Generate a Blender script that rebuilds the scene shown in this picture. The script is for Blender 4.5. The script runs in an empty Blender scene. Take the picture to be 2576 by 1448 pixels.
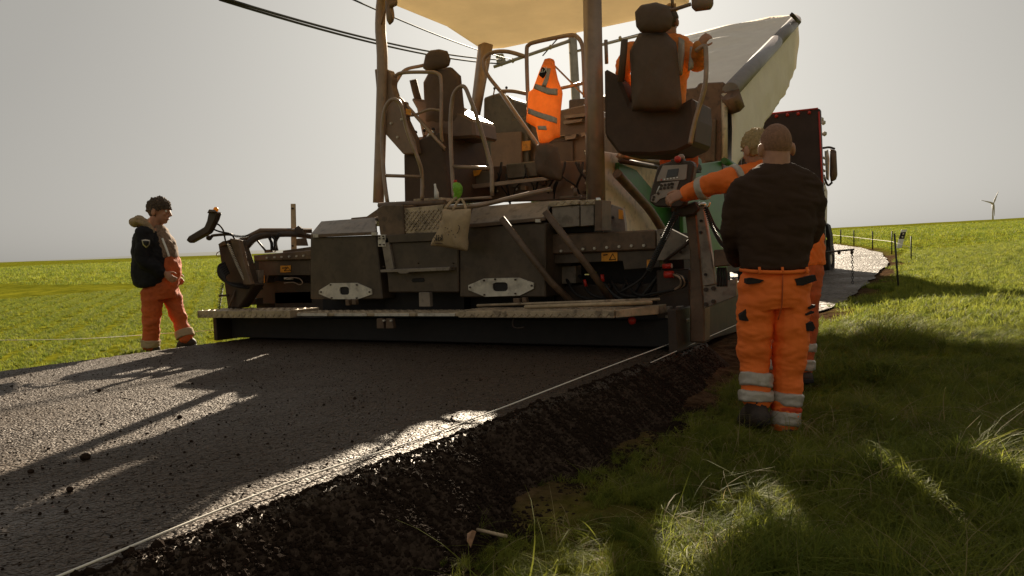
import bpy, bmesh, math, random
import numpy as np
from mathutils import Vector, Matrix, noise
random.seed(7); rng = np.random.default_rng(7)
S = bpy.context.scene; COL = S.collection

# ------------------------------------------------------------------ camera, sky, sun, exposure
FP, CU, CV, H = 1932., 1288., 724., .78          # focal length and centre on a 2576 px wide frame, eye height over the new asphalt
def _n(a): return a / np.linalg.norm(a)
dY = _n(np.array([2445 - CU, CV - 603, -FP]))     # road direction seen from the camera
dX = -np.array([-1927 - CU, CV - 790, -FP]); dX = _n(dX - dX @ dY * dY)
MW = np.array([dX, dY, np.cross(dX, dY)])
cam = bpy.data.objects.new('camera', bpy.data.cameras.new('camera')); COL.objects.link(cam)
mw = Matrix(MW.tolist()).to_4x4(); mw.translation = (0, 0, H); cam.matrix_world = mw
cam.data.sensor_width = 36; cam.data.lens = 27.0; cam.data.clip_start = .05; cam.data.clip_end = 9000
S.camera = cam
SUN = Vector((-0.398, 0.840, 0.371)).normalized()
W = bpy.data.worlds.new('World'); S.world = W; W.use_nodes = True
nt = W.node_tree; bg = nt.nodes['Background']
sky = nt.nodes.new('ShaderNodeTexSky'); sky.sky_type = 'NISHITA'; sky.sun_disc = False
sky.sun_elevation = math.asin(SUN.z); sky.sun_rotation = math.atan2(SUN.x, SUN.y)
sky.dust_density = 4.0; sky.air_density = 1.0; sky.ozone_density = 1.0; sky.altitude = 200
hs = nt.nodes.new('ShaderNodeHueSaturation'); hs.inputs['Saturation'].default_value = .10
mx = nt.nodes.new('ShaderNodeMix'); mx.data_type = 'RGBA'; mx.blend_type = 'MULTIPLY'; mx.inputs[0].default_value = 1
mx.inputs[7].default_value = (1.0, .965, .885, 1)
gm = nt.nodes.new('ShaderNodeGamma'); gm.inputs[1].default_value = .37
nt.links.new(sky.outputs[0], hs.inputs['Color']); nt.links.new(hs.outputs[0], gm.inputs[0])
nt.links.new(gm.outputs[0], mx.inputs[6]); nt.links.new(mx.outputs[2], bg.inputs[0])
bg.inputs[1].default_value = .088
sl = bpy.data.lights.new('sun', 'SUN'); sl.energy = 5.0; sl.angle = math.radians(.6); sl.color = (1, .86, .66)
so = bpy.data.objects.new('sun', sl); COL.objects.link(so); so.rotation_euler = SUN.to_track_quat('Z', 'Y').to_euler()
S.view_settings.view_transform = 'Standard'; S.view_settings.look = 'None'
S.view_settings.exposure = 1.2; S.view_settings.gamma = 1; S.view_settings.use_curve_mapping = False
S.render.engine = 'CYCLES'

# ------------------------------------------------------------------ measuring helpers: sight line of a photo pixel met with a real plane
def ray(u, v): return MW @ np.array([u - CU, CV - v, -FP])
CC = np.array([0, 0, H])
def G(u, v, z=0.): r = ray(u, v); return Vector(CC + r * (z - H) / r[2])
def R(u, v, Y): r = ray(u, v); return Vector(CC + r * Y / r[1])
def XP(u, v, X): r = ray(u, v); return Vector(CC + r * X / r[0])
def D(u, v, d): return Vector(CC + ray(u, v) * d / FP)

# ------------------------------------------------------------------ materials
def mat(name, col, rough=.6, metal=0., var=.25, vs=6., bump=.0, bs=60., spec=.5, col2=None, trans=0., dirt=0.):
    m = bpy.data.materials.new(name); m.use_nodes = True; t = m.node_tree; N = t.nodes; L = t.links
    b = N['Principled BSDF']; b.inputs['Roughness'].default_value = rough; b.inputs['Metallic'].default_value = metal
    b.inputs['Specular IOR Level'].default_value = spec
    tc = N.new('ShaderNodeTexCoord'); nz = N.new('ShaderNodeTexNoise'); nz.inputs['Scale'].default_value = vs
    nz.inputs['Detail'].default_value = 6; nz.inputs['Roughness'].default_value = .65
    L.new(tc.outputs['Object'], nz.inputs['Vector'])
    rp = N.new('ShaderNodeValToRGB'); rp.color_ramp.elements[0].position = .35; rp.color_ramp.elements[1].position = .68
    c2 = col2 or tuple(c * (1 - var) for c in col); c1 = col if col2 else tuple(min(1, c * (1 + var)) for c in col)
    rp.color_ramp.elements[0].color = (*c2, 1); rp.color_ramp.elements[1].color = (*c1, 1)
    L.new(nz.outputs['Fac'], rp.inputs[0]); out = rp.outputs[0]
    if dirt:
        n2 = N.new('ShaderNodeTexNoise'); n2.inputs['Scale'].default_value = 14; n2.inputs['Detail'].default_value = 8
        L.new(tc.outputs['Object'], n2.inputs['Vector'])
        r2 = N.new('ShaderNodeValToRGB'); r2.color_ramp.elements[0].position = .52; r2.color_ramp.elements[1].position = .66
        r2.color_ramp.elements[0].color = (0, 0, 0, 1); r2.color_ramp.elements[1].color = (dirt, dirt, dirt, 1)
        L.new(n2.outputs['Fac'], r2.inputs[0])
        mm = N.new('ShaderNodeMix'); mm.data_type = 'RGBA'; L.new(r2.outputs[0], mm.inputs[0]); L.new(out, mm.inputs[6])
        mm.inputs[7].default_value = (.05, .032, .02, 1); out = mm.outputs[2]
    L.new(out, b.inputs['Base Color'])
    if bump:
        n3 = N.new('ShaderNodeTexNoise'); n3.inputs['Scale'].default_value = bs; n3.inputs['Detail'].default_value = 5
        L.new(tc.outputs['Object'], n3.inputs['Vector']); bp = N.new('ShaderNodeBump'); bp.inputs['Strength'].default_value = bump
        bp.inputs['Distance'].default_value = .01; L.new(n3.outputs['Fac'], bp.inputs['Height']); L.new(bp.outputs[0], b.inputs['Normal'])
    if trans:
        tr = N.new('ShaderNodeBsdfTranslucent'); L.new(out, tr.inputs[0]); ms = N.new('ShaderNodeMixShader'); ms.inputs[0].default_value = trans
        L.new(b.outputs[0], ms.inputs[1]); L.new(tr.outputs[0], ms.inputs[2]); L.new(ms.outputs[0], N['Material Output'].inputs[0])
    return m
MT = dict(
    upper=mat('glare_tinted_cab_paint', (.23, .145, .092), .42, .15, .12, 4, .05, 60, dirt=.15),  # colour lifted and warmed to take in the sun's veiling glare
    hood=mat('glare_tinted_hood_paint', (.16, .098, .062), .42, .15, .15, 3, .05, 60, dirt=.15),  # darker tone, with the same veiling glare mixed into the colour
    dark=mat('dark_machine_paint', (.055, .034, .022), .55, .2, .35, 5, .15, 80, dirt=.5),
    body=mat('brown_machine_paint', (.14, .085, .05), .5, .15, .3, 4, .1, 60, dirt=.5),
    cover=mat('grey_green_paint', (.085, .058, .037), .5, .1, .25, 4, .1, 60, dirt=.5),
    lid=mat('grey_lid_paint', (.26, .21, .165), .45, .2, .18, 5, .08, 70, dirt=.45),
    black=mat('black_rubber', (.014, .010, .008), .7, 0, .3, 8, .2, 90),
    alu=mat('bare_aluminium', (.62, .56, .46), .55, .15, .15, 9, .1, 90, dirt=.35),
    tread=mat('tread_plate', (.46, .35, .23), .45, .3, .25, 8, .1, 90, dirt=.6),
    rail=mat('rail_tube_paint', (.32, .22, .15), .28, .3, .2, 8),
    pole=mat('roof_post_paint', (.34, .235, .165), .4, .2, .12, 5, dirt=.12),
    roof=mat('canopy_underside', (.80, .69, .50), .7, 0, .06, 2, .05, 20, trans=.6),
    cream=mat('cream_paint', (.62, .50, .34), .4, 0, .12, 3, dirt=.35),
    green=mat('green_paint', (.03, .14, .022), .4, 0, .15, 3, dirt=.3),
    hoodg=mat('grey_green_hood_paint', (.13, .105, .07), .4, .1, .2, 3, .05, 60, dirt=.3),
    blackp=mat('black_plastic', (.075, .044, .027), .6, 0, .15, 6, .05, 60, dirt=.3, spec=.3),
    seat=mat('seat_cloth', (.11, .066, .04), .7, 0, .08, 20, .2, 300),
    chrome=mat('polished_steel', (.75, .72, .65), .18, 1, .1, 5),
    orange=mat('hi_vis_orange', (.95, .18, .018), .75, 0, .10, 4, .25, 160),
    orange2=mat('worn_orange_cloth', (.54, .10, .018), .8, 0, .25, 5, .25, 160),
    vest=mat('vest_orange', (.86, .37, .10), .75, 0, .12, 6, .2, 160, trans=.45),
    refl=mat('reflective_tape', (.46, .40, .32), .4, .1, .15, 12, .15, 120),
    sweater=mat('dark_sweater', (.055, .031, .020), .95, 0, .10, 8, .5, 260, spec=.2),
    jacket=mat('black_jacket', (.008, .007, .008), .8, 0, .3, 12, .3, 140, spec=.3),
    fleece=mat('cream_fleece', (.42, .30, .18), .95, 0, .25, 40, .8, 200),
    skin=mat('skin', (.42, .20, .115), .55, 0, .12, 14, .1, 120),
    hairb=mat('blond_hair', (.62, .43, .20), .7, 0, .25, 60, .8, 240, trans=.3),
    hairg=mat('brown_grey_hair', (.10, .065, .04), .8, 0, .5, 60, .9, 240),
    hairs=mat('shaved_hair', (.28, .14, .082), .85, 0, .25, 80, .5, 400),
    shirt=mat('check_shirt', (.22, .14, .09), .9, 0, .5, 60),
    boot=mat('boot_leather', (.045, .028, .018), .7, 0, .3, 20, .3, 120, dirt=.6),
    pocket=mat('black_pocket_cloth', (.014, .010, .008), .85, 0, .3, 20, .3, 200),
    sticker=mat('orange_sticker', (.75, .30, .02), .5, 0, .1, 9, dirt=.4),
    red=mat('red_plastic', (.55, .03, .015), .35, 0, .1, 9),
    yellow=mat('amber_plastic', (.85, .45, .02), .3, 0, .1, 9, trans=.4),
    tote=mat('tan_cotton', (.50, .36, .21), .9, 0, .12, 6, .4, 220, trans=.12, dirt=.12),
    bottle=mat('green_plastic', (.30, .62, .06), .3, 0, .3, 30, .4, 60, trans=.35),
    tarp=mat('grey_white_tarp', (.97, .85, .71), .7, 0, .05, 3, .25, 9, trans=.12),
    beam=mat('grey_tarp_tube', (.30, .27, .27), .5, .2, .12, 3),
    truckred=mat('truck_dark_paint', (.055, .032, .03), .4, .1, .2, 3, dirt=.3),
    tail=mat('tailgate_paint', (.18, .10, .058), .5, .2, .25, 3, dirt=.5),
    white=mat('white_plastic', (.8, .78, .72), .4, 0, .05, 9),
    wood=mat('pale_wood', (.48, .36, .22), .8, 0, .2, 20, .2, 60),
    string=mat('white_cord', (.85, .78, .66), .7, 0, .05, 30),
    wire=mat('black_cable', (.03, .028, .025), .6),
    concrete=mat('pole_concrete', (.40, .34, .27), .85, 0, .15, 4, .2, 30),
    turb=mat('turbine_paint', (.5, .45, .38), .5),
    post=mat('fence_post_plastic', (.04, .035, .03), .6),
    glass=mat('screen_glass', (.05, .045, .04), .15, 0, .05),
    key=mat('console_grey', (.34, .27, .22), .5, 0, .1, 10),
    leaf=mat('dry_leaf', (.38, .20, .10), .8, 0, .3, 30, trans=.3),
    tyre=mat('tyre_rubber', (.03, .026, .022), .85, 0, .3, 20, .2, 80, dirt=.5),
)
# ------------------------------------------------------------------ object helpers
def tag(o, label=None, cat=None, group=None, kind=None):
    if label: o['label'] = label
    if cat: o['category'] = cat
    if group: o['group'] = group
    if kind: o['kind'] = kind
    return o
def link(name, me, m, parent=None, smooth=False):
    o = bpy.data.objects.new(name, me); COL.objects.link(o)
    if m and not me.materials: me.materials.append(m)
    if parent: o.parent = parent; o.matrix_parent_inverse = Matrix.Translation(-parent.matrix_world.translation) if parent.type == 'EMPTY' and parent.parent is None else Matrix()
    if smooth: me.shade_smooth()
    return o
def obj(name, v, f, m, parent=None, smooth=False):
    me = bpy.data.meshes.new(name); me.from_pydata([tuple(p) for p in v], [], f); me.update()
    bm = bmesh.new(); bm.from_mesh(me); bmesh.ops.recalc_face_normals(bm, faces=bm.faces); bm.to_mesh(me); bm.free()
    return link(name, me, m, parent, smooth)
def empty(name, loc=(0, 0, 0)):
    o = bpy.data.objects.new(name, None); COL.objects.link(o); o.location = loc; o.matrix_world = Matrix.Translation(loc); return o
def bevelled(o, w=.006, seg=2):
    bm = bmesh.new(); bm.from_mesh(o.data)
    try: bmesh.ops.bevel(bm, geom=[e for e in bm.edges if len(e.link_faces) == 2 and e.calc_face_angle(0) > .5], offset=w, segments=seg, affect='EDGES', profile=.6, clamp_overlap=True)
    except Exception: pass
    bm.to_mesh(o.data); bm.free(); return o
def box(name, x0, x1, y0, y1, z0, z1, m, parent=None, bv=.006):
    v = [(x, y, z) for x in (x0, x1) for y in (y0, y1) for z in (z0, z1)]
    o = obj(name, v, [(0, 1, 3, 2), (4, 6, 7, 5), (0, 4, 5, 1), (2, 3, 7, 6), (0, 2, 6, 4), (1, 5, 7, 3)], m, parent)
    return bevelled(o, bv) if bv else o
def solid(name, P0, P1, m, parent=None, bv=.004):
    n = len(P0); f = [tuple(range(n)), tuple(range(2 * n - 1, n - 1, -1))] + [(i, (i + 1) % n, n + (i + 1) % n, n + i) for i in range(n)]
    o = obj(name, list(P0) + list(P1), f, m, parent)
    return bevelled(o, bv, 1) if bv else o
def pris(name, px, Y, th, m, parent=None, bv=.004):        # outline measured on the plane y=Y, real thickness th
    P = [R(u, v, Y) for u, v in px]; return solid(name, P, [p + Vector((0, th, 0)) for p in P], m, parent, bv)
def xpris(name, px, X, th, m, parent=None, bv=.004):
    P = [XP(u, v, X) for u, v in px]; return solid(name, P, [p - Vector((th, 0, 0)) for p in P], m, parent, bv)
def crom(P, k=5):
    P = [Vector(p) for p in P]
    if len(P) < 3: return P
    Q = [2 * P[0] - P[1]] + P + [2 * P[-1] - P[-2]]; o = []
    for i in range(1, len(Q) - 2):
        for j in range(k):
            t = j / k; a, b, c, d = Q[i - 1:i + 3]
            o.append(.5 * ((2 * b) + (c - a) * t + (2 * a - 5 * b + 4 * c - d) * t * t + (3 * b - a - 3 * c + d) * t ** 3))
    o.append(P[-1]); return o
def tubegeo(P, r, seg=8, cap=True):
    n = len(P); V = []; F = []; rr = r if hasattr(r, '__len__') else [r] * n
    up = Vector((0, 0, 1)); t0 = (P[1] - P[0]).normalized()
    a = t0.cross(up); a = a.normalized() if a.length > .05 else Vector((1, 0, 0))
    for i in range(n):
        t = (P[min(i + 1, n - 1)] - P[max(i - 1, 0)]).normalized(); a = (a - a.dot(t) * t).normalized(); b = t.cross(a)
        for k in range(seg):
            th = 2 * math.pi * k / seg; V.append(P[i] + (a * math.cos(th) + b * math.sin(th)) * rr[i])
    for i in range(n - 1):
        for k in range(seg): F.append((i * seg + k, i * seg + (k + 1) % seg, (i + 1) * seg + (k + 1) % seg, (i + 1) * seg + k))
    if cap: F.append(tuple(range(seg))); F.append(tuple(range(n * seg - 1, (n - 1) * seg - 1, -1)))
    return V, F
def tube(name, P, r, m, parent=None, smooth_path=True, seg=8):
    P = crom(P) if smooth_path else [Vector(p) for p in P]
    if hasattr(r, '__len__'): r = np.interp(np.linspace(0, 1, len(P)), np.linspace(0, 1, len(r)), r)
    V, F = tubegeo(P, r, seg); o = obj(name, V, F, m, parent); 
    for p in o.data.polygons: p.use_smooth = len(p.vertices) == 4
    return o
def sqbar(name, a, b, w, m, parent=None, w2=None):
    return tube(name, [a, b], [w, w2 or w], m, parent, False, 4)
def coil(name, A, B, sag, r, wr, turns, m, parent):
    A = Vector(A); B = Vector(B); P = []; n = turns * 7
    t = (B - A).normalized(); s = t.cross(Vector((.3, 1, .2))).normalized(); q = t.cross(s)
    for i in range(n + 1):
        f = i / n; c = A.lerp(B, f) + Vector((0, 0, -sag * 4 * f * (1 - f))); a = 2 * math.pi * turns * f
        P.append(c + (s * math.cos(a) + q * math.sin(a)) * r)
    V, F = tubegeo(P, wr, 5); return obj(name, V, F, m, parent, True)
def cushion(name, px, Y, th, m, parent=None, n=60, rings=7, rip=.01, seed=0, flatp=2.5):
    P = [R(u, v, Y) for u, v in px]; L = [(P[(i + 1) % len(P)] - P[i]).length for i in range(len(P))]; T = sum(L); O = []
    for k in range(n):
        d = T * k / n; i = 0
        while d > L[i]: d -= L[i]; i += 1
        O.append(P[i].lerp(P[(i + 1) % len(P)], d / L[i]))
    c = sum(O, Vector()) / n; V = []; F = []
    for side in (-1, 1):
        base = len(V)
        for j in range(rings):
            t = j / rings
            for k in range(n):
                p = O[k].lerp(c, t); h = th / 2 * (1 - (1 - t) ** flatp) ** .6 if j else 0
                w = noise.noise(Vector((p.x * 9 + seed, p.z * 5, side))) * rip * min(1, j) + noise.noise(Vector((p.x * 25 + seed, p.z * 12, side))) * rip * .5 * min(1, j)
                V.append(Vector((p.x, p.y + side * h + w, p.z)))
        V.append(c + Vector((0, side * th / 2, 0))); ci = len(V) - 1
        for j in range(rings - 1):
            for k in range(n): F.append((base + j * n + k, base + j * n + (k + 1) % n, base + (j + 1) * n + (k + 1) % n, base + (j + 1) * n + k))
        for k in range(n): F.append((base + (rings - 1) * n + k, base + (rings - 1) * n + (k + 1) % n, ci))
    me = bpy.data.meshes.new(name); me.from_pydata([tuple(p) for p in V], [], F); bm = bmesh.new(); bm.from_mesh(me)
    bmesh.ops.remove_doubles(bm, verts=bm.verts, dist=1e-5); bmesh.ops.recalc_face_normals(bm, faces=bm.faces); bm.to_mesh(me); bm.free()
    return link(name, me, m, parent, True)
def ball(name, c, r, m, parent=None, sub=2):
    bm = bmesh.new(); bmesh.ops.create_icosphere(bm, subdivisions=sub, radius=1); r = r if hasattr(r, '__len__') else (r, r, r)
    for v in bm.verts: v.co = Vector((v.co.x * r[0] + c[0], v.co.y * r[1] + c[1], v.co.z * r[2] + c[2]))
    me = bpy.data.meshes.new(name); bm.to_mesh(me); bm.free(); return link(name, me, m, parent, True)
_bolt = None
def bolts(pts, parent, r=.012, m=None):
    V, F = tubegeo([Vector((0, .01, 0)), Vector((0, -.012, 0))], r, 6); me = None
    for p in pts:
        if me is None: o = obj('bolt', V, F, m or MT['alu'], parent); me = o.data
        else: o = link('bolt', me, None, parent)
        o.location = p
def lugs(name, x0, x1, z0, z1, Y, parent, step=.045, flat=False, m=None):   # raised tread pattern on a plate facing the camera (or up if flat)
    V = []; F = []; k = 0; a = x0 + step / 2
    while a < x1 - step / 3:
        b = z0 + step / 2; j = 0
        while b < z1 - step / 4:
            s = 1 if (k + j) % 2 else -1; c, d = .013, .013 * s; w = .0035; i = len(V)
            for (p, q, h) in ((-c - w, -d + w * s, 0), (-c + w, -d - w * s, 0), (c + w, d - w * s, 0), (c - w, d + w * s, 0), (-c, -d, .004), (c, d, .004)):
                V.append((a + p, Y + b + q, z0 * 0 + h) if False else ((a + p, b + q, Y + h) if flat else (a + p, Y - h, b + q)))
            F += [(i, i + 1, i + 4), (i + 1, i + 2, i + 5, i + 4), (i + 2, i + 3, i + 5), (i + 3, i, i + 4, i + 5)]; b += step; j += 1
        a += step; k += 1
    return tag(obj(name, V, F, m or MT['tread'], parent), kind='stuff')
def textmesh(name, s, size, m, parent, loc, mirror=True):
    cu = bpy.data.curves.new(name, 'FONT'); cu.body = s; cu.size = size; cu.extrude = .001; cu.align_x = 'CENTER'
    t = bpy.data.objects.new(name, cu); COL.objects.link(t); bpy.context.view_layer.update()
    me = bpy.data.meshes.new_from_object(t.evaluated_get(bpy.context.evaluated_depsgraph_get())); bpy.data.objects.remove(t)
    for v in me.vertices: x, y, z = v.co; v.co = (loc[0] + (-x if mirror else x), loc[1] - z, loc[2] + y)
    return link(name, me, m, parent)

# ------------------------------------------------------------------ terrain
def smooth(a, b, x): t = np.clip((x - a) / (b - a), 0, 1); return t * t * (3 - 2 * t)
RE = np.array([(-1.72, -30), (-1.72, 8), (-1.72, 12), (-1.85, 18), (-2.1, 25), (-2.9, 32), (-4.6, 40), (-8.2, 53), (-14, 66), (-24, 80), (-40, 96)])
def rx(Y): return np.interp(Y, RE[:, 1], RE[:, 0])
def T(X, Y):
    X = np.asarray(X, float); Y = np.asarray(Y, float); r = np.hypot(X, Y)
    rise = .0272 * np.clip(r - 14, 0, 185) * 1.0 + .004 * np.clip(r - 199, 0, 800)
    rise -= .0136 * 6 * np.exp(-((r - 14) / 6) ** 2) * 0
    dx = X - rx(Y)
    dep = -.30 + .17 * smooth(4.6, 8.5, Y)
    right = dep + (.06 - dep) * smooth(1.3, 5.5, dx) + .14 * np.exp(-((X + .1) / 1.3) ** 2 - ((Y - 11.3) / 2.6) ** 2)
    left = -.10 + 0 * X
    z = np.where(dx > 0, right, np.where(X < rx(Y) - 5.5, left, -.14))
    b = smooth(-.35, 0, dx); z = np.where((dx > -.4) & (dx < 0), -.14 * (1 - b) + dep * b, z)
    big = .05 * np.sin(X * .35 + 1.3) * np.sin(Y * .27) * smooth(12, 30, r)
    return z + rise + big * np.where(np.abs(dx + 2.7) < 4, 0, 1)
def vnoise(n, m, seed): # value noise on a grid with given cell counts
    g = np.random.default_rng(seed).random((n, m)) * 2 - 1; return g
def sampn(x, y, s, seed):
    g = vnoise(256, 256, seed); x = x * s; y = y * s; i = np.floor(x).astype(int); j = np.floor(y).astype(int); fx = x - i; fy = y - j
    fx = fx * fx * (3 - 2 * fx); fy = fy * fy * (3 - 2 * fy); a = g[i % 256, j % 256]; b = g[(i + 1) % 256, j % 256]; c = g[i % 256, (j + 1) % 256]; d = g[(i + 1) % 256, (j + 1) % 256]
    return a * (1 - fx) * (1 - fy) + b * fx * (1 - fy) + c * (1 - fx) * fy + d * fx * fy
def gridmesh(name, X, Y, Z, m, smoothf=True):
    n, k = X.shape; V = np.stack([X, Y, Z], -1).reshape(-1, 3); i = np.arange((n - 1) * (k - 1)); a = (i // (k - 1)) * k + i % (k - 1)
    F = np.stack([a, a + 1, a + k + 1, a + k], 1)
    me = bpy.data.meshes.new(name); me.vertices.add(len(V)); me.vertices.foreach_set('co', V.ravel()); me.loops.add(F.size); me.loops.foreach_set('vertex_index', F.ravel().astype(np.int32))
    me.polygons.add(len(F)); me.polygons.foreach_set('loop_start', np.arange(0, F.size, 4).astype(np.int32)); me.polygons.foreach_set('loop_total', np.full(len(F), 4, np.int32)); me.update()
    me.validate()
    return link(name, me, m, None, smoothf)
def groundmat(name, far):
    m = bpy.data.materials.new(name); m.use_nodes = True; t = m.node_tree; N = t.nodes; L = t.links; b = N['Principled BSDF']
    b.inputs['Roughness'].default_value = 1; b.inputs['Specular IOR Level'].default_value = 0
    tc = N.new('ShaderNodeTexCoord')
    def ns(s, sc=(1, 1, 1), det=6):
        mp = N.new('ShaderNodeMapping'); mp.inputs['Scale'].default_value = sc; mp.inputs['Rotation'].default_value = (0, 0, math.radians(-12)); L.new(tc.outputs['Object'], mp.inputs[0])
        n = N.new('ShaderNodeTexNoise'); n.inputs['Scale'].default_value = s; n.inputs['Detail'].default_value = det; n.inputs['Roughness'].default_value = .7; L.new(mp.outputs[0], n.inputs['Vector']); return n
    def ramp(n, p0, c0, p1, c1):
        r = N.new('ShaderNodeValToRGB'); r.color_ramp.elements[0].position = p0; r.color_ramp.elements[1].position = p1; r.color_ramp.elements[0].color = (*c0, 1); r.color_ramp.elements[1].color = (*c1, 1); L.new(n.outputs['Fac'], r.inputs[0]); return r
    a = ramp(ns(3.5, (1, .35, 1)), .36, (.06, .07, .007), .64, (.21, .21, .018))
    s2 = ramp(ns(.12, (1, .5, 1), 3), .35, (.85, .85, .85), .65, (1.15, 1.1, 1.0))
    mu = N.new('ShaderNodeMix'); mu.data_type = 'RGBA'; mu.blend_type = 'MULTIPLY'; mu.inputs[0].default_value = 1; L.new(a.outputs[0], mu.inputs[6]); L.new(s2.outputs[0], mu.inputs[7])
    so_ = ramp(ns(9), .35, (.035, .020, .012), .7, (.15, .09, .05))
    at = N.new('ShaderNodeAttribute'); at.attribute_name = 'soil'
    mi = N.new('ShaderNodeMix'); mi.data_type = 'RGBA'; L.new(at.outputs['Fac'], mi.inputs[0]); L.new(mu.outputs[2], mi.inputs[6]); L.new(so_.outputs[0], mi.inputs[7])
    L.new(mi.outputs[2], b.inputs['Base Color'])
    bp = N.new('ShaderNodeBump'); bp.inputs['Strength'].default_value = .9; bp.inputs['Distance'].default_value = .12; L.new(ns(2.2, (1, .5, 1), 8).outputs['Fac'], bp.inputs['Height']); L.new(bp.outputs[0], b.inputs['Normal'])
    tr = N.new('ShaderNodeBsdfTranslucent'); return m
gx = np.concatenate([-np.geomspace(12, 4000, 60)[::-1], np.arange(-11.8, 6, .13), np.geomspace(6.1, 4000, 60)])
gy = np.concatenate([-np.geomspace(3, 4000, 30)[::-1], np.arange(-2.8, 24, .15), np.geomspace(24.3, 4500, 90)])
GX, GY = np.meshgrid(gx, gy, indexing='ij'); GZ = T(GX, GY) + .02 * sampn(GX, GY, 1.7, 3) * (np.hypot(GX, GY) < 60)
ground = gridmesh('ground', GX, GY, GZ, groundmat('field_ground', 0)); tag(ground, kind='structure')
dxs = GX - rx(GY); soil = np.clip(1 - smooth(.1, .9, dxs + .35 * sampn(GX, GY, 1.1, 5)), 0, 1) * (dxs > -6)
soil = np.maximum(soil, (1 - smooth(0, .35, -7.3 - GX + .2 * sampn(GX, GY, 2, 8))) * (GX < -7) * (GY < 24))
soil = np.maximum(soil, ((dxs < 0) & (dxs > -5.3)) * 1.)
at = ground.data.attributes.new('soil', 'FLOAT', 'POINT'); at.data.foreach_set('value', soil.ravel().astype(np.float32))
# distant hills
hu = np.linspace(-1.75, .7, 160); hr = np.array([3300., 3700, 4200])
HX = hr[None] * np.sin(hu)[:, None]; HY = hr[None] * np.cos(hu)[:, None]
prof = (.0232 + .0013 * np.sin(hu * 7 + 1) + .0008 * np.sin(hu * 19) - .004 * smooth(-.75, -.45, hu)) * 3700
HZ = np.stack([prof * 0 - 60, prof, prof * 0 - 60], 1)
tag(gridmesh('hills', HX, HY, HZ, mat('hazy_hills', (.13, .145, .15), .95, 0, .1, .002)), kind='structure')

# asphalt -----------------------------------------------------------
def asphalt(name, base, rough, bumpd, scale, tint=(1, .9, .8), spec=.42):
    m = bpy.data.materials.new(name); m.use_nodes = True; t = m.node_tree; N = t.nodes; L = t.links; b = N['Principled BSDF']
    tc = N.new('ShaderNodeTexCoord'); vo = N.new('ShaderNodeTexVoronoi'); vo.inputs['Scale'].default_value = scale; L.new(tc.outputs['Object'], vo.inputs['Vector'])
    nz = N.new('ShaderNodeTexNoise'); nz.inputs['Scale'].default_value = scale * .35; nz.inputs['Detail'].default_value = 5; L.new(tc.outputs['Object'], nz.inputs['Vector'])
    big = N.new('ShaderNodeTexNoise'); big.inputs['Scale'].default_value = .9; big.inputs['Detail'].default_value = 4; L.new(tc.outputs['Object'], big.inputs['Vector'])
    r = N.new('ShaderNodeValToRGB'); r.color_ramp.elements[0].color = (*[base * .5 * c for c in tint], 1); r.color_ramp.elements[1].color = (*[base * 1.8 * c for c in tint], 1); L.new(vo.outputs['Color'], r.inputs[0])
    L.new(r.outputs[0], b.inputs['Base Color'])
    rr = N.new('ShaderNodeMapRange'); rr.inputs[3].default_value = rough - .08; rr.inputs[4].default_value = rough + .14; rr.inputs[1].default_value = .35; rr.inputs[2].default_value = .65; L.new(big.outputs['Fac'], rr.inputs[0]); L.new(rr.outputs[0], b.inputs['Roughness'])
    b1 = N.new('ShaderNodeBump'); b1.inputs['Strength'].default_value = 1; b1.inputs['Distance'].default_value = bumpd; L.new(vo.outputs['Distance'], b1.inputs['Height']); b1.invert = True
    b2 = N.new('ShaderNodeBump'); b2.inputs['Strength'].default_value = .9; b2.inputs['Distance'].default_value = bumpd * 1.8; L.new(nz.outputs['Fac'], b2.inputs['Height']); L.new(b1.outputs[0], b2.inputs['Normal']); L.new(b2.outputs[0], b.inputs['Normal'])
    b.inputs['Specular IOR Level'].default_value = spec; b.inputs['Specular Tint'].default_value = (1, .76, .56, 1)
    return m
A_new = asphalt('fresh_asphalt', .058, .54, .024, 74, (1, .70, .49)); A_old = asphalt('old_asphalt', .075, .6, .05, 14, (1, .80, .62)); A_side = asphalt('crumbling_asphalt_edge', .045, .95, .012, 60, (1, .68, .48), .03)
ax = np.concatenate([np.arange(-7.45, -2.3, .03), np.arange(-2.3, -1.5, .012)]); ay = np.arange(-1.5, 6.6, .03)
AX, AY = np.meshgrid(ax, ay, indexing='ij')
e = AX + 2.0 + .05 * sampn(AX, AY, 2.3, 11) + .03 * sampn(AX, AY, 7, 12)
sidez = np.clip(-e / .34, -1, 0) * .31; el = -7.25 - AX + .02 * sampn(AX, AY, 5, 13)
AZ = np.where(e > 0, sidez, 0) - .13 * smooth(0, .1, el)
lump = smooth(-.06, .03, e); fl = 1 - lump
AZ = AZ + lump * (.014 * sampn(AX, AY, 13, 14) + .012 * sampn(AX, AY, 41, 15)) + fl * (.0028 * sampn(AX, AY, 22, 16) + .003 * sampn(AX, AY, 5, 17) + .0022 * sampn(AX, AY, 45, 18))
AZ = np.where(e > .30, AZ - (e - .30) * .9, AZ)
road = gridmesh('road', AX, AY, AZ, A_new); tag(road, kind='structure')
road.data.materials.append(A_side); fe = (e[:-1, :-1] > .03).ravel(); road.data.polygons.foreach_set('material_index', fe.astype(np.int32))
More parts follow.
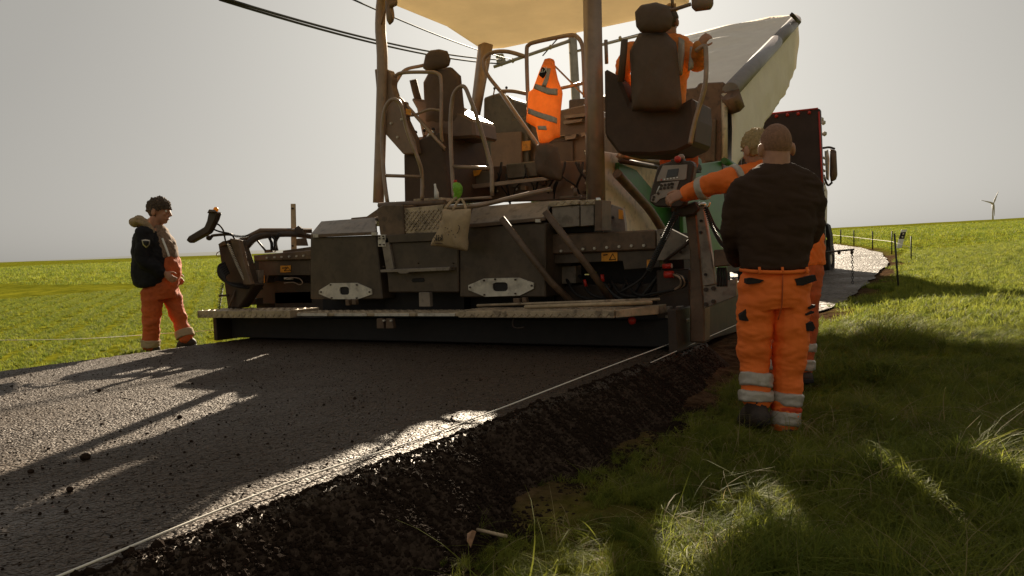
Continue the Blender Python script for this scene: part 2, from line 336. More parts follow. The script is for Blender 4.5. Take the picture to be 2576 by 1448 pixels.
# old road beyond the screed
oy = np.concatenate([np.arange(6.3, 30, .25), np.arange(30, 95, 1.)]); ow = np.linspace(-5.5, 0, 45)
OX = rx(oy)[None, :] - .5 * (1 - smooth(8, 12, oy))[None, :] + ow[:, None] + .06 * sampn(oy[None, :] + 0 * ow[:, None], ow[:, None] * 0, 1.3, 21) * (np.abs(ow[:, None]) < .1); OY = np.repeat(oy[None], 45, 0)
OZ = -.085 + .0272 * np.clip(np.hypot(OX, OY) - 14, 0, 185) + .006 * sampn(OX, OY, 1.6, 22) + .02 * (np.hypot(OX, OY) > 30)
tag(gridmesh('old_road', OX, OY, OZ, A_old), kind='structure')

# ------------------------------------------------------------------ scatter (grass, crop, crumbs) as instanced real geometry
def tuft(name, nb, h, spread, bend, wid, m, seed, seg=4):
    r = random.Random(seed); V = []; F = []
    for _ in range(nb):
        a = r.uniform(0, 6.283); d = r.uniform(0, spread); bx, by = d * math.cos(a), d * math.sin(a); hh = h * r.uniform(.45, 1.15)
        la = r.gauss(0.6, 1.3); lean = bend * r.uniform(.2, 1.3) * hh; w = wid * r.uniform(.6, 1.3); px, py = -math.sin(la), math.cos(la); i = len(V)
        for s in range(seg + 1):
            t = s / seg; ww = w * (1 - t ** 1.6) * .5 + .0003; x = bx + math.cos(la) * lean * t * t; y = by + math.sin(la) * lean * t * t; z = hh * (t - .38 * bend * t * t * t)
            V += [(x - px * ww, y - py * ww, z), (x + px * ww, y + py * ww, z)]
        F += [(i + 2 * s, i + 2 * s + 1, i + 2 * s + 3, i + 2 * s + 2) for s in range(seg)]
    me = bpy.data.meshes.new(name); me.from_pydata(V, [], F); me.materials.append(m); me.shade_smooth(); return me
def scatter(name, pts, scl, protos, label=None, up=True, tilt=.2):
    me = bpy.data.meshes.new(name); n = len(pts); me.vertices.add(n); me.vertices.foreach_set('co', pts.astype(np.float32).ravel())
    rot = np.zeros((n, 3), np.float32); rot[:, 2] = rng.random(n) * 6.283 if up is True else rng.normal(up, .7, n); rot[:, 0] = rng.normal(0, tilt, n); rot[:, 1] = rng.normal(0, tilt, n)
    for nm, ty, da, key in (('rot', 'FLOAT_VECTOR', rot, 'vector'), ('scl', 'FLOAT', scl.astype(np.float32), 'value'), ('pick', 'INT', rng.integers(0, len(protos), n).astype(np.int32), 'value')):
        a = me.attributes.new(nm, ty, 'POINT'); a.data.foreach_set(key, da.ravel())
    o = bpy.data.objects.new(name, me); COL.objects.link(o)
    pc = bpy.data.collections.new(name + '_forms')
    for k, p in enumerate(protos): q = bpy.data.objects.new('%s_form_%02d' % (name, k), p); pc.objects.link(q)
    g = bpy.data.node_groups.new(name, 'GeometryNodeTree'); g.interface.new_socket('Geometry', in_out='INPUT', socket_type='NodeSocketGeometry'); g.interface.new_socket('Geometry', in_out='OUTPUT', socket_type='NodeSocketGeometry')
    N = g.nodes; L = g.links; gi = N.new('NodeGroupInput'); go = N.new('NodeGroupOutput'); ip = N.new('GeometryNodeInstanceOnPoints'); ci = N.new('GeometryNodeCollectionInfo')
    ci.inputs['Collection'].default_value = pc; ci.inputs['Separate Children'].default_value = True; ci.inputs['Reset Children'].default_value = True; ip.inputs['Pick Instance'].default_value = True
    def na(nm, ty): a = N.new('GeometryNodeInputNamedAttribute'); a.data_type = ty; a.inputs[0].default_value = nm; return a
    L.new(gi.outputs[0], ip.inputs['Points']); L.new(ci.outputs[0], ip.inputs['Instance']); L.new(na('rot', 'FLOAT_VECTOR').outputs[0], ip.inputs['Rotation']); L.new(na('scl', 'FLOAT').outputs[0], ip.inputs['Scale']); L.new(na('pick', 'INT').outputs[0], ip.inputs['Instance Index'])
    L.new(ip.outputs[0], go.inputs[0]); md = o.modifiers.new('scatter', 'NODES'); md.node_group = g
    return tag(o, label, kind='stuff')
def leafmat(name, c, c2, tr=.45, vs=3.):
    m = bpy.data.materials.new(name); m.use_nodes = True; t = m.node_tree; N = t.nodes; L = t.links; b = N['Principled BSDF']; b.inputs['Roughness'].default_value = .6; b.inputs['Specular IOR Level'].default_value = .10
    oi = N.new('ShaderNodeObjectInfo'); r = N.new('ShaderNodeValToRGB'); r.color_ramp.elements[0].color = (*c, 1); r.color_ramp.elements[1].color = (*c2, 1); L.new(oi.outputs['Random'], r.inputs[0]); L.new(r.outputs[0], b.inputs['Base Color'])
    tl = N.new('ShaderNodeBsdfTranslucent'); L.new(r.outputs[0], tl.inputs[0]); ms = N.new('ShaderNodeMixShader'); ms.inputs[0].default_value = tr; L.new(b.outputs[0], ms.inputs[1]); L.new(tl.outputs[0], ms.inputs[2]); L.new(ms.outputs[0], N['Material Output'].inputs[0]); return m
g1 = leafmat('verge_grass', (.115, .150, .024), (.30, .31, .05), .6); g2 = leafmat('dry_grass', (.28, .22, .09), (.42, .34, .16), .5); g3 = leafmat('crop_leaf', (.09, .13, .018), (.27, .28, .035), .6)
longp = [tuft('grass_tuft', 46, .19, .07, 1.0 + .15 * k, .0046, g1, k) for k in range(5)] + [tuft('grass_tuft', 60, .12, .09, .8, .0035, g1, 50 + k) for k in range(4)] + [tuft('weed_leaves', 9, .075, .05, 1.2, .017, g1, 41, 5), tuft('dry_tuft', 12, .20, .08, 1.4, .0038, g2, 40)]
midp = [tuft('grass_tuft', 26, .13, .10, .8, .008, g1, 60 + k, 3) for k in range(4)]
cropp = [tuft('crop_tuft', 18, .09, .05, .7, .007, g3, 80 + k, 3) for k in range(4)]
farp = [tuft('field_tuft', 18, .13, .22, .6, .022, g3, 90 + k, 2) for k in range(4)]
def visible(P, pad=80):
    q = (P - CC) @ MW; u = CU - FP * q[:, 0] / q[:, 2]; v = CV + FP * q[:, 1] / q[:, 2]; return (q[:, 2] < -.2) & (u > -pad) & (u < 2576 + pad) & (v < 1448 + 260)
def region(n, x0, x1, y0, y1, dens=None):
    X = rng.uniform(x0, x1, n); Y = rng.uniform(y0, y1, n); P = np.stack([X, Y, T(X, Y)], 1); k = visible(P)
    if dens is not None: k &= rng.random(n) < dens(X, Y)
    return P[k]
edge = lambda X, Y: smooth(.0, .32, X - rx(Y) + .22 * sampn(X, Y, 2.1, 31)) * (.35 + .65 * smooth(-.5, .1, sampn(X, Y, 3.1, 32) + .2))
P = region(42000, -1.8, 7, .3, 9, edge); hb = .55 + .75 * smooth(-.6, .9, sampn(P[:, 0], P[:, 1], 1.6, 33)); hb *= np.interp(P[:, 0] - rx(P[:, 1]), [0, .3, .9], [.35, .7, 1])
for fx, fy in ((-1.08, 4.55), (-.9, 4.5), (-1.1, 5.6), (-1.0, 5.75)): hb = hb * (1 - .6 * np.exp(-((P[:, 0] - fx) ** 2 + (P[:, 1] - fy) ** 2) / .05))
scatter('verge_grass', P, hb * rng.uniform(.7, 1.25, len(P)), longp, up=.4, tilt=.28)
P = region(90000, -2.1, 24, 8.5, 34, lambda X, Y: smooth(.1, .6, X - rx(Y) + .5 * sampn(X, Y, 1.1, 34)) * (.4 + .6 * smooth(-.5, .3, sampn(X, Y, .9, 35))))
scatter('bank_grass', P, rng.uniform(.5, 1.15, len(P)), midp, tilt=.25)
rows = lambda X, Y: (X < -7.28) * np.where(np.hypot(X, Y) < 9, 1, .12 + .88 * (np.sin((X * math.cos(.9) + Y * math.sin(.9)) * 6.283 / .55) > -.25))
P = region(190000, -24, -7.2, 1.5, 27, rows); scatter('crop_rows', P, rng.uniform(.4, .85, len(P)), cropp, tilt=.25)
P = region(160000, -90, 110, 18, 120, lambda X, Y: ((X < -7.4 - .0 * Y) | (X > rx(Y) + .8)) * ((X < -22) | (Y > 26)) * (np.abs(X - rx(Y) + 2.6) > 3.4) * np.clip(40 / np.hypot(X, Y), .15, 1))
scatter('field_crop', P, rng.uniform(.6, 1.2, len(P)) * np.clip(np.hypot(P[:, 0], P[:, 1]) / 45, .7, 1.6), farp, tilt=.2)
archp = [tuft('arched_blades', 5, .22, .05, 1.7 + .2 * k, .0045, g2 if k % 2 else g1, 120 + k, 6) for k in range(5)]
P = region(3600, -1.6, 3.5, .6, 5.2, lambda X, Y: smooth(.15, .5, X - rx(Y)) * (.25 + .75 * smooth(-.2, .5, sampn(X, Y, 1.3, 51)))); scatter('arched_grass', P, rng.uniform(.55, 1.15, len(P)), archp, tilt=.3)
# crumbs of asphalt
def stone(seed):
    bm = bmesh.new(); bmesh.ops.create_icosphere(bm, subdivisions=1, radius=1); r = random.Random(seed)
    for v in bm.verts: v.co *= r.uniform(.6, 1.15)
    me = bpy.data.meshes.new('crumb'); bm.to_mesh(me); bm.free(); me.materials.append(A_crumb); return me
A_crumb = mat('asphalt_crumb', (.034, .021, .014), .95, 0, .5, 60, .6, 300, spec=.05)
stones = [stone(k) for k in range(6)]
def surfz(X, Y):
    i = np.clip(np.searchsorted(ax, X), 1, len(ax) - 1); j = np.clip(((Y - ay[0]) / .03).astype(int), 0, len(ay) - 1); return AZ[i, j]
X = np.clip(rng.normal(-1.80, .13, 70000), -2.02, -1.45); Y = .4 + 6 * rng.random(70000) ** 1.2; Z = np.maximum(surfz(X, Y), T(X, Y)); P = np.stack([X, Y, Z + .002], 1); k = visible(P)
scatter('asphalt_crumbs', P[k], rng.gamma(1.7, .0020, k.sum()) + .0022, stones, tilt=1.)
X = rng.uniform(-7.2, -2.1, 9000); Y = rng.uniform(.5, 5.9, 9000); P = np.stack([X, Y, surfz(X, Y) + .001], 1); k = visible(P)
scatter('road_chippings', P[k], rng.gamma(1.3, .0012, k.sum()) + .0018, stones, tilt=1.)
# ================================================================== PAVER
pv = tag(empty('asphalt_paver', (-4.65, 7.0, 0)), 'large brown and cream road paver with canopy roof, laying fresh asphalt behind its screed', 'road paver')
Q = MT
# --- screed underside and mould board
box('screed_plate', -7.36, -2.06, 5.92, 6.75, .02, .24, Q['black'], pv, .01)
box('screed_beam', -7.1, -2.2, 6.35, 6.6, .24, .52, Q['dark'], pv, .01)
box('end_gate', -7.46, -7.40, 5.75, 6.9, .0, .30, Q['dark'], pv, .01)
box('end_gate', -2.05, -1.98, 5.75, 7.2, .0, .34, Q['dark'], pv, .01)
# --- steps
Lx0, Lx1 = R(500, 790, 5.6).x, R(733, 790, 5.6).x
o = box('step', Lx0, Lx1, 5.58, 6.0, .275, .355, Q['tread'], pv); lugs('tread_lugs', Lx0, Lx1, .280, .352, 5.578, o)
lugs('tread_lugs', Lx0 + .01, Lx1 - .01, 5.60, 5.98, .3555, o, .05, True)
Mx1 = R(1167, 790, 5.65).x
o = box('step', Lx1 + .006, Mx1 - .006, 5.66, 6.0, .29, .325, Q['tread'], pv); lugs('tread_lugs', Lx1 + .01, Mx1 - .01, 5.69, 5.99, .3255, o, .05, True)
for k, xx in enumerate(np.linspace(Lx1 + .25, Mx1 - .3, 4)): box('edge_strip', xx - .22, xx + .2, 5.648, 5.658, .292, .318, Q['alu'], pv, .002)
Rx1 = R(1545, 790, 5.56).x; rz0, rz1 = R(1300, 799, 5.56).z, R(1300, 781, 5.56).z
o = box('step', Mx1, Rx1, 5.56, 5.98, rz0, rz1, Q['tread'], pv); lugs('tread_lugs', Mx1 + .01, Rx1 - .01, rz0 + .004, rz1, 5.558, o, .036)
lugs('tread_lugs', Mx1 + .01, Rx1 - .01, 5.58, 5.96, rz1 + .0005, o, .05, True)
solid('corner_step', [Vector(p) for p in ((Rx1 + .005, 5.57, rz0), (Rx1 + .28, 5.8, rz0 + .01), (Rx1 + .28, 5.8, rz1 + .02), (Rx1 + .005, 5.57, rz1))], [Vector(p) for p in ((Rx1 + .005, 5.97, rz0), (Rx1 + .28, 5.98, rz0 + .01), (Rx1 + .28, 5.98, rz1 + .02), (Rx1 + .005, 5.97, rz1))], Q['tread'], pv)
sqbar('step_rail', R(1320, 772, 5.75), R(1640, 760, 5.75), .018, Q['wood'], pv)
sqbar('step_rail', R(1200, 768, 5.85), R(1660, 752, 5.95), .012, Q['tread'], pv)
for px in ((955, 815), (978, 815)): pris('hinge_lug', [(px[0] - 8, 801), (px[0] + 7, 801), (px[0] + 11, 826), (px[0] - 8, 826)], 5.64, .05, Q['body'], pv)
bolts([R(966, 806, 5.63), R(984, 806, 5.63)], pv, .01)
tube('lift_loop', [R(1292, 800, 5.6), R(1290, 818, 5.6), R(1300, 825, 5.6), R(1318, 823, 5.6)], .007, Q['dark'], pv)
ball('reflector', R(1590, 806, 5.8), (.035, .02, .035), Q['red'], pv)
for a in ((1053, 735, 1080, 771), (1290, 750, 1305, 762), (1312, 748, 1322, 760), (868, 753, 876, 768), (884, 753, 893, 766)):
    pris('bracket', [(a[0], a[1]), (a[2], a[1]), (a[2] + 2, a[3]), (a[0] + 1, a[3])], 5.9, .05, Q['lid'] if a[0] == 1053 else Q['body'], pv)
# --- extension boxes with lids
def extbox(face, lid, plate, hole, Yf, boltpx, lidb):
    f = pris('cover_panel', face, Yf, .55, Q['cover'], pv, .01)
    P0 = [R(u, v, Yf - .02) for u, v in (lid[0], lid[1])]; P1 = [R(u, v, Yf + .22) for u, v in (lid[2], lid[3])]
    solid('lid', [P0[0], P0[1], P1[0], P1[1]], [p + Vector((0, .02, -.03)) for p in (P0[0], P0[1], P1[0], P1[1])], Q['lid'], pv, .003)
    P2 = [P1[0] + Vector((0, .01, -.01)), P1[1] + Vector((0, .01, -.01))]; solid('lid_top', [P2[0], P2[1], P2[1] + Vector((0, .35, 0)), P2[0] + Vector((0, .35, 0))], [p - Vector((0, 0, .03)) for p in (P2[0], P2[1], P2[1] + Vector((0, .35, 0)), P2[0] + Vector((0, .35, 0)))], Q['lid'], pv, .003)
    pris('lid_flange', lidb, Yf - .035, .03, Q['body'], pv, .002)
    # light plate with an oval hand hole
    P = [R(u, v, Yf - .016) for u, v in plate]; n = 24; c = R(*hole, Yf - .016); hw, hh = .115 * (plate[4][0] - plate[0][0]) / 165 * 1.0, .042
    oc = []
    for i in range(n):
        a = 2 * math.pi * (i + .5) / n; x, z = math.cos(a), math.sin(a); oc.append(c + Vector((math.copysign(abs(x) ** .5, x) * hw * .72, 0, math.copysign(abs(z) ** .6, z) * hh)))
    bm = bmesh.new(); ov = [bm.verts.new(p) for p in P]; iv = [bm.verts.new(p) for p in oc]
    es = [bm.edges.new((ov[i], ov[(i + 1) % len(ov)])) for i in range(len(ov))] + [bm.edges.new((iv[i], iv[(i + 1) % n])) for i in range(n)]
    bmesh.ops.triangle_fill(bm, edges=es, use_beauty=True); r = bmesh.ops.extrude_face_region(bm, geom=bm.faces[:])
    for g in r['geom']:
        if isinstance(g, bmesh.types.BMVert): g.co.y += .013
    bmesh.ops.recalc_face_normals(bm, faces=bm.faces); me = bpy.data.meshes.new('hand_hole_plate'); bm.to_mesh(me); bm.free(); link('hand_hole_plate', me, Q['alu'], f)
    o = obj('hand_hole', oc, [tuple(range(n))], Q['black'], f); o.location.y += .0145
    bolts([R(u, v, Yf - .018) for u, v in boltpx], pv, .009, Q['dark'])
extbox([(780, 597), (946, 591), (962, 752), (780, 752)], [(781, 589), (946, 582), (944, 546), (808, 556)], [(802, 730), (832, 712), (897, 711), (934, 727), (935, 740), (901, 752), (834, 752), (802, 739)], (866, 731), 5.98,
       [(832, 716), (898, 716), (808, 734), (930, 734), (835, 749), (898, 749)], [(781, 590), (946, 583), (946, 590), (781, 597)])
extbox([(1156, 572), (1372, 559), (1372, 747), (1156, 747)], [(1178, 563), (1368, 545), (1384, 505), (1190, 520)], [(1178, 717), (1217, 700), (1305, 698), (1342, 711), (1342, 726), (1307, 743), (1220, 746), (1178, 729)], (1258, 721), 5.98,
       [(1218, 705), (1297, 703), (1183, 722), (1338, 718), (1219, 741), (1297, 738), (1246, 702)], [(1178, 564), (1368, 546), (1370, 554), (1178, 573)])
for u, v in ((793, 593), (940, 588), (1352, 555)): pris('latch', [(u - 6, v - 4), (u + 7, v - 4), (u + 7, v + 4), (u - 6, v + 4)], 5.94, .02, Q['alu'], pv, .002)
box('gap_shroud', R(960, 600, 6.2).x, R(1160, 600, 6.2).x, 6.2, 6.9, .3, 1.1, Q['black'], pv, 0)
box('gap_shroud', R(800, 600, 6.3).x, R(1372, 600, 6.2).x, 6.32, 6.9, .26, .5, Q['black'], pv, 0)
# --- centre section
pris('centre_post', [(947, 524), (963, 514), (1012, 514), (1016, 590), (966, 597), (955, 590)], 5.95, .5, Q['body'], pv, .01)
o = pris('tread_panel', [(1012, 524), (1115, 514), (1105, 584), (1016, 588)], 5.98, .4, Q['tread'], pv)
a, b = R(1014, 584, 5.97), R(1108, 520, 5.97); lugs('tread_lugs', a.x + .01, b.x, a.z + .01, b.z - .02, 5.975, o, .027)
pris('cross_sill', [(955, 592), (1110, 583), (1125, 588), (1125, 604), (966, 611)], 5.93, .3, Q['cover'], pv)
pris('centre_flap', [(967, 610), (1152, 603), (1152, 735), (977, 735)], 5.96, .2, Q['cover'], pv, .01)
pris('side_channel', [(957, 596), (976, 598), (990, 676), (971, 679)], 5.93, .1, Q['lid'], pv)
pris('fold_step', [(956, 678), (1060, 674), (1132, 671), (1129, 680), (1030, 684), (1024, 688), (1006, 688), (1000, 684), (957, 685)], 5.86, .1, Q['lid'], pv)
pris('grab_slot', [(1037, 700), (1065, 698), (1068, 704), (1066, 709), (1038, 710), (1034, 705)], 5.955, .012, Q['black'], pv)
for v in (602, 616): pris('hinge', [(950, v - 12), (968, v - 12), (970, v + 4 - (v == 602) * 2), (951, v + 4 - (v == 602) * 2)], 5.92, .03, Q['alu'], pv, .002)
bolts([R(u, v, 5.915) for u, v in ((954, 594), (964, 594), (955, 600), (965, 600), (956, 615), (966, 615), (966, 670), (1140, 662), (1052, 662))], pv, .008, Q['dark'])
pris('eyelet_bracket', [(922, 544), (955, 521), (960, 530), (956, 543), (938, 547)], 6.25, .03, Q['body'], pv)
# --- platform deck, edge rail and top plates right of the bag
box('platform_deck', -6.02, -3.40, 6.55, 9.0, 1.24, 1.33, Q['body'], pv, .01)
tube('deck_edge', [R(954, 516, 6.2), R(1120, 509, 6.2)], .03, Q['body'], pv, False)
tube('deck_edge', [R(1122, 522, 6.0), R(1200, 517, 6.0), R(1310, 492, 6.1), R(1385, 475, 6.3)], .022, Q['rail'], pv)
tube('deck_edge', [R(1132, 516, 6.05), R(1215, 510, 6.05), R(1315, 488, 6.15)], .010, Q['chrome'], pv)
o = pris('tread_cap', [(1376, 518), (1382, 506), (1453, 502), (1453, 514), (1388, 520)], 6.03, .30, Q['tread'], pv)
a, b = R(1388, 516, 6.03), R(1453, 504, 6.03); lugs('tread_lugs', a.x, b.x, a.z - .005, b.z, 6.028, o, .034)
o = pris('tread_cap', [(1459, 503), (1497, 501), (1497, 514), (1460, 515)], 6.03, .30, Q['tread'], pv)
a, b = R(1460, 514, 6.03), R(1497, 502, 6.03); lugs('tread_lugs', a.x, b.x, a.z - .005, b.z, 6.028, o, .034)
pris('locker_door', [(1388, 521), (1457, 516), (1457, 568), (1391, 574)], 6.05, .3, Q['lid'], pv)
pris('locker_door', [(1460, 516), (1494, 514), (1494, 566), (1460, 569)], 6.05, .3, Q['lid'], pv)
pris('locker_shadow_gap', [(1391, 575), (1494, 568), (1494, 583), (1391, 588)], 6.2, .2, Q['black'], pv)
pris('upright', [(1496, 505), (1514, 503), (1514, 580), (1496, 581)], 6.0, .2, Q['body'], pv)
tube('knob', [R(1505, 497, 6.05), R(1505, 508, 6.05)], .022, Q['chrome'], pv, False)
pris('handle_bracket', [(1407, 494), (1460, 490), (1461, 496), (1408, 500)], 6.2, .03, Q['body'], pv)
tube('knob', [R(1447, 472, 6.2), R(1447, 492, 6.2)], .016, Q['body'], pv, False)
pris('perforated_plate', [(1515, 511), (1528, 511), (1566, 524), (1572, 560), (1574, 583), (1517, 583)], 6.9, .05, Q['lid'], pv)
bolts([R(u, v, 6.895) for u, v in ((1528, 519), (1528, 530), (1530, 547), (1530, 557), (1542, 547))], pv, .014, Q['black'])
pris('warning_sticker', [(1556, 526), (1567, 529), (1567, 551), (1556, 550)], 6.89, .006, Q['sticker'], pv, 0)
xpris('type_plate', [(1608, 465), (1621, 468), (1621, 489), (1608, 486)], -3.30, .012, Q['white'], pv, 0)
# --- struts (two inclined tubes)
tube('strut', [R(1262, 548, 5.8), R(1385, 708, 5.95), R(1470, 790, 6.2)], .030, Q['body'], pv, False)
tube('strut', [R(1371, 531, 5.8), R(1480, 672, 5.95), R(1545, 765, 6.2)], .030, Q['body'], pv, False)
# --- right wing of the screed
pris('wing_beam', [(1372, 590), (1650, 577), (1652, 627), (1372, 640)], 6.12, .25, Q['body'], pv, .012)
bolts([R(u, v, 6.115) for u, v in ((1412, 631), (1440, 628), (1467, 626), (1496, 624), (1527, 622), (1558, 620), (1589, 618), (1620, 617), (1386, 612), (1384, 592), (1386, 646))], pv, .013)
pris('wing_fascia', [(1372, 640), (1652, 628), (1735, 624), (1735, 652), (1660, 655), (1660, 672), (1570, 678), (1566, 656), (1372, 664)], 6.16, .2, Q['cover'], pv)
pris('gusset_plate', [(1652, 577), (1684, 574), (1737, 601), (1737, 652), (1653, 655)], 6.1, .06, Q['lid'], pv)
bolts([R(u, v, 6.095) for u, v in ((1700, 633), (1712, 633), (1664, 590), (1720, 620))], pv, .012, Q['dark'])
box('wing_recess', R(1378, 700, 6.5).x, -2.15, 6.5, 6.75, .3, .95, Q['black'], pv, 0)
pris('control_box', [(1409, 670), (1448, 668), (1449, 712), (1410, 714)], 6.3, .12, Q['lid'], pv)
def sticker(u0, v0, u1, v1, Y, tri=True):
    s = pris('warning_sticker', [(u0, v0), (u1, v0 - 1), (u1, v1 - 1), (u0, v1)], Y, .004, Q['sticker'], pv, 0)
    if tri:
        cx_ = u0 + (u1 - u0) * .7; P = [R(cx_ - 8, v1 - 4, Y - .003), R(cx_ + 8, v1 - 5, Y - .003), R(cx_, v0 + 3, Y - .003)]
        V, F = tubegeo([P[0], P[1], P[2], P[0]], .004, 5); obj('warning_triangle', V, F, Q['pocket'], s)
        tube('arrow_mark', [R(u0 + 5, v0 + 6, Y - .003), R(u0 + 15, v0 + 5, Y - .003)], .005, Q['pocket'], s, False)
sticker(1513, 635, 1553, 657, 6.15); sticker(1627, 653, 1641, 676, 6.15, False); sticker(705, 668, 731, 685, 6.24)
sticker(656, 693, 666, 712, 6.24, False)
for a in ((1470, 688, 1484, 692), (1490, 683, 1500, 688), (1490, 697, 1508, 700), (1594, 668, 1602, 676)):
    pris('valve_block', [(a[0], a[1]), (a[2], a[1]), (a[2], a[3]), (a[0], a[3])], 6.25, .06, Q['chrome'], pv, .002)
tube('red_grip', [R(1515, 690, 6.25), R(1517, 708, 6.25)], .018, Q['red'], pv, False)
tube('red_grip', [R(1470, 703, 6.25), R(1475, 720, 6.25)], .014, MT['red'], pv, False)
for k in range(5):
    x0 = 1420 + k * 38; tube('hose', [R(x0, 690 + k * 3, 6.35), R(x0 + 30, 740, 6.2), R(x0 + 90, 752 - 4 * k, 6.25), R(x0 + 120, 715 - 8 * k, 6.35)], .014, Q['black'], pv)
tube('hose', [R(1510, 700, 6.3), R(1550, 745, 6.2), R(1600, 755, 6.2), R(1650, 700, 6.2), R(1692, 640, 6.1)], .012, Q['wire'], pv)
# --- right end: height spindles, console mast
pris('spindle_housing', [(1722, 536), (1752, 532), (1772, 780), (1772, 862), (1735, 862), (1735, 640)], 5.95, .16, Q['body'], pv, .012)
pris('mast_channel', [(1750, 522), (1770, 515), (1799, 700), (1800, 715), (1769, 720)], 5.88, .06, Q['lid'], pv, .008)
bolts([R(u, v, 5.875) for u, v in ((1764, 555), (1763, 584), (1775, 690))], pv, .012, Q['black'])
pris('box_shell', [(1794, 628), (1838, 626), (1838, 668), (1796, 672)], 5.85, .2, Q['body'], pv, .01)
pris('side_plate', [(1769, 720), (1852, 700), (1852, 745), (1771, 776)], 5.9, .05, Q['lid'], pv)
bolts([R(u, v, 5.895) for u, v in ((1776, 728), (1795, 725), (1776, 765), (1795, 758))], pv, .018, Q['dark'])
xpris('side_plate', [(1800, 735), (1870, 715), (1900, 820), (1800, 850)], -2.02, .05, Q['dark'], pv)
for a in ((1673, 793, 1692, 800), (1706, 803, 1727, 812), (1672, 771, 1684, 785), (1700, 770, 1712, 782)):
    pris('bracket', [(a[0], a[1]), (a[2], a[1]), (a[2], a[3]), (a[0], a[3])], 5.98, .08, Q['lid'], pv, .003)
pris('linkage_box', [(1650, 680), (1735, 676), (1735, 850), (1655, 852)], 6.15, .3, Q['dark'], pv, .01)
tube('red_hose_end', [R(1672, 690, 6.05), R(1694, 690, 6.05)], .03, Q['red'], pv, False)
tube('red_hose_end', [R(1668, 670, 6.05), R(1690, 668, 6.05)], .022, Q['red'], pv, False)
for k in range(4): tube('hose', [R(1695 + 3 * k, 690, 6.0), R(1712 + 4 * k, 700, 5.95), R(1708 + 3 * k, 722, 6.0), R(1660 - 12 * k, 742, 6.1)], .011, Q['black' if k % 2 else 'rail'], pv)
tube('gas_strut', [R(1670, 658, 6.05), R(1742, 600, 6.0)], [.012, .018], Q['dark'], pv, False)
coil('spiral_cable', R(1703, 533, 5.82), R(1632, 680, 6.0), -.0, .022, .006, 34, Q['wire'], pv)
tube('hose', [R(1640, 660, 6.05), R(1615, 700, 6.1), R(1560, 735, 6.1)], .012, Q['black'], pv)
coil('spiral_cable', R(1774, 520, 5.8), R(1830, 625, 5.85), .06, .013, .005, 34, Q['wire'], pv)
tube('hose', [R(1778, 522, 5.8), R(1800, 570, 5.85), R(1822, 590, 5.85), R(1850, 606, 5.9)], .010, Q['black'], pv)
for k in range(4): tube('hose', [R(1806 + 7 * k, 720, 5.9), R(1806 + 7 * k, 690, 5.9), R(1806 + 6 * k, 672, 5.9)], .010, Q['black'], pv)
ball('clamp', R(1766, 514, 5.8), (.035, .03, .02), Q['chrome'], pv); tube('clamp_lever', [R(1756, 508, 5.8), R(1778, 520, 5.8), R(1786, 508, 5.8)], .009, Q['chrome'], pv)
pris('mast_head', [(1700, 520), (1750, 505), (1760, 525), (1745, 540), (1705, 545)], 5.86, .1, Q['dark'], pv, .01)
# --- right console
cs = pris('screed_console', [(1652, 424), (1658, 414), (1685, 405), (1738, 403), (1746, 414), (1741, 452), (1722, 512), (1712, 522), (1650, 520), (1632, 506), (1634, 490)], 5.76, .09, Q['dark'], pv, .012)
YC = 5.75
pris('display_panel', [(1667, 416), (1729, 413), (1726, 449), (1720, 452), (1652, 456), (1654, 445)], YC, .015, Q['key'], cs, .002)
pris('display_screen', [(1680, 426), (1708, 423), (1704, 443), (1675, 447)], YC - .004, .01, Q['glass'], cs, .001)
pris('keypad', [(1662, 460), (1709, 454), (1702, 475), (1690, 490), (1660, 500), (1650, 510), (1636, 506), (1640, 492), (1650, 487)], YC, .015, Q['key'], cs, .002)
V, F = tubegeo([Vector((0, 0, 0)), Vector((0, -.008, 0))], .011, 12); kb = None
for u, v in [(1664 + 9.5 * i - 2 * j, 466 + 8 * j - 1.2 * i) for j in range(2) for i in range(4)] + [(1656, 486), (1645, 495), (1643, 502), (1690, 462)]:
    if kb is None: q = obj('button', V, F, Q['dark'], cs); kb = q.data
    else: q = link('button', kb, None, cs)
    q.location = R(u, v, YC - .001)
kb2 = None
for i in range(6):
    q = obj('display_key', *tubegeo([Vector((0, 0, 0)), Vector((0, -.006, 0))], .006, 8), Q['white' if i else 'red'], cs) if kb2 is None or i == 1 else link('display_key', kb2, None, cs)
    kb2 = q.data; q.location = R(1664 + 8 * i, 452 - 1.2 * i, YC - .001)
tube('slider', [R(1652, 484, YC - .004), R(1659, 468, YC - .004)], .005, Q['white'], cs, False)
ball('stop_knob', R(1705, 400, 5.74), (.028, .03, .028), Q['red'], cs); ball('beacon_cap', R(1713, 396, 5.78), (.03, .03, .028), Q['rail'], cs)
pris('console_collar', [(1686, 400), (1718, 396), (1722, 412), (1690, 418)], 5.755, .07, Q['dark'], cs, .006)
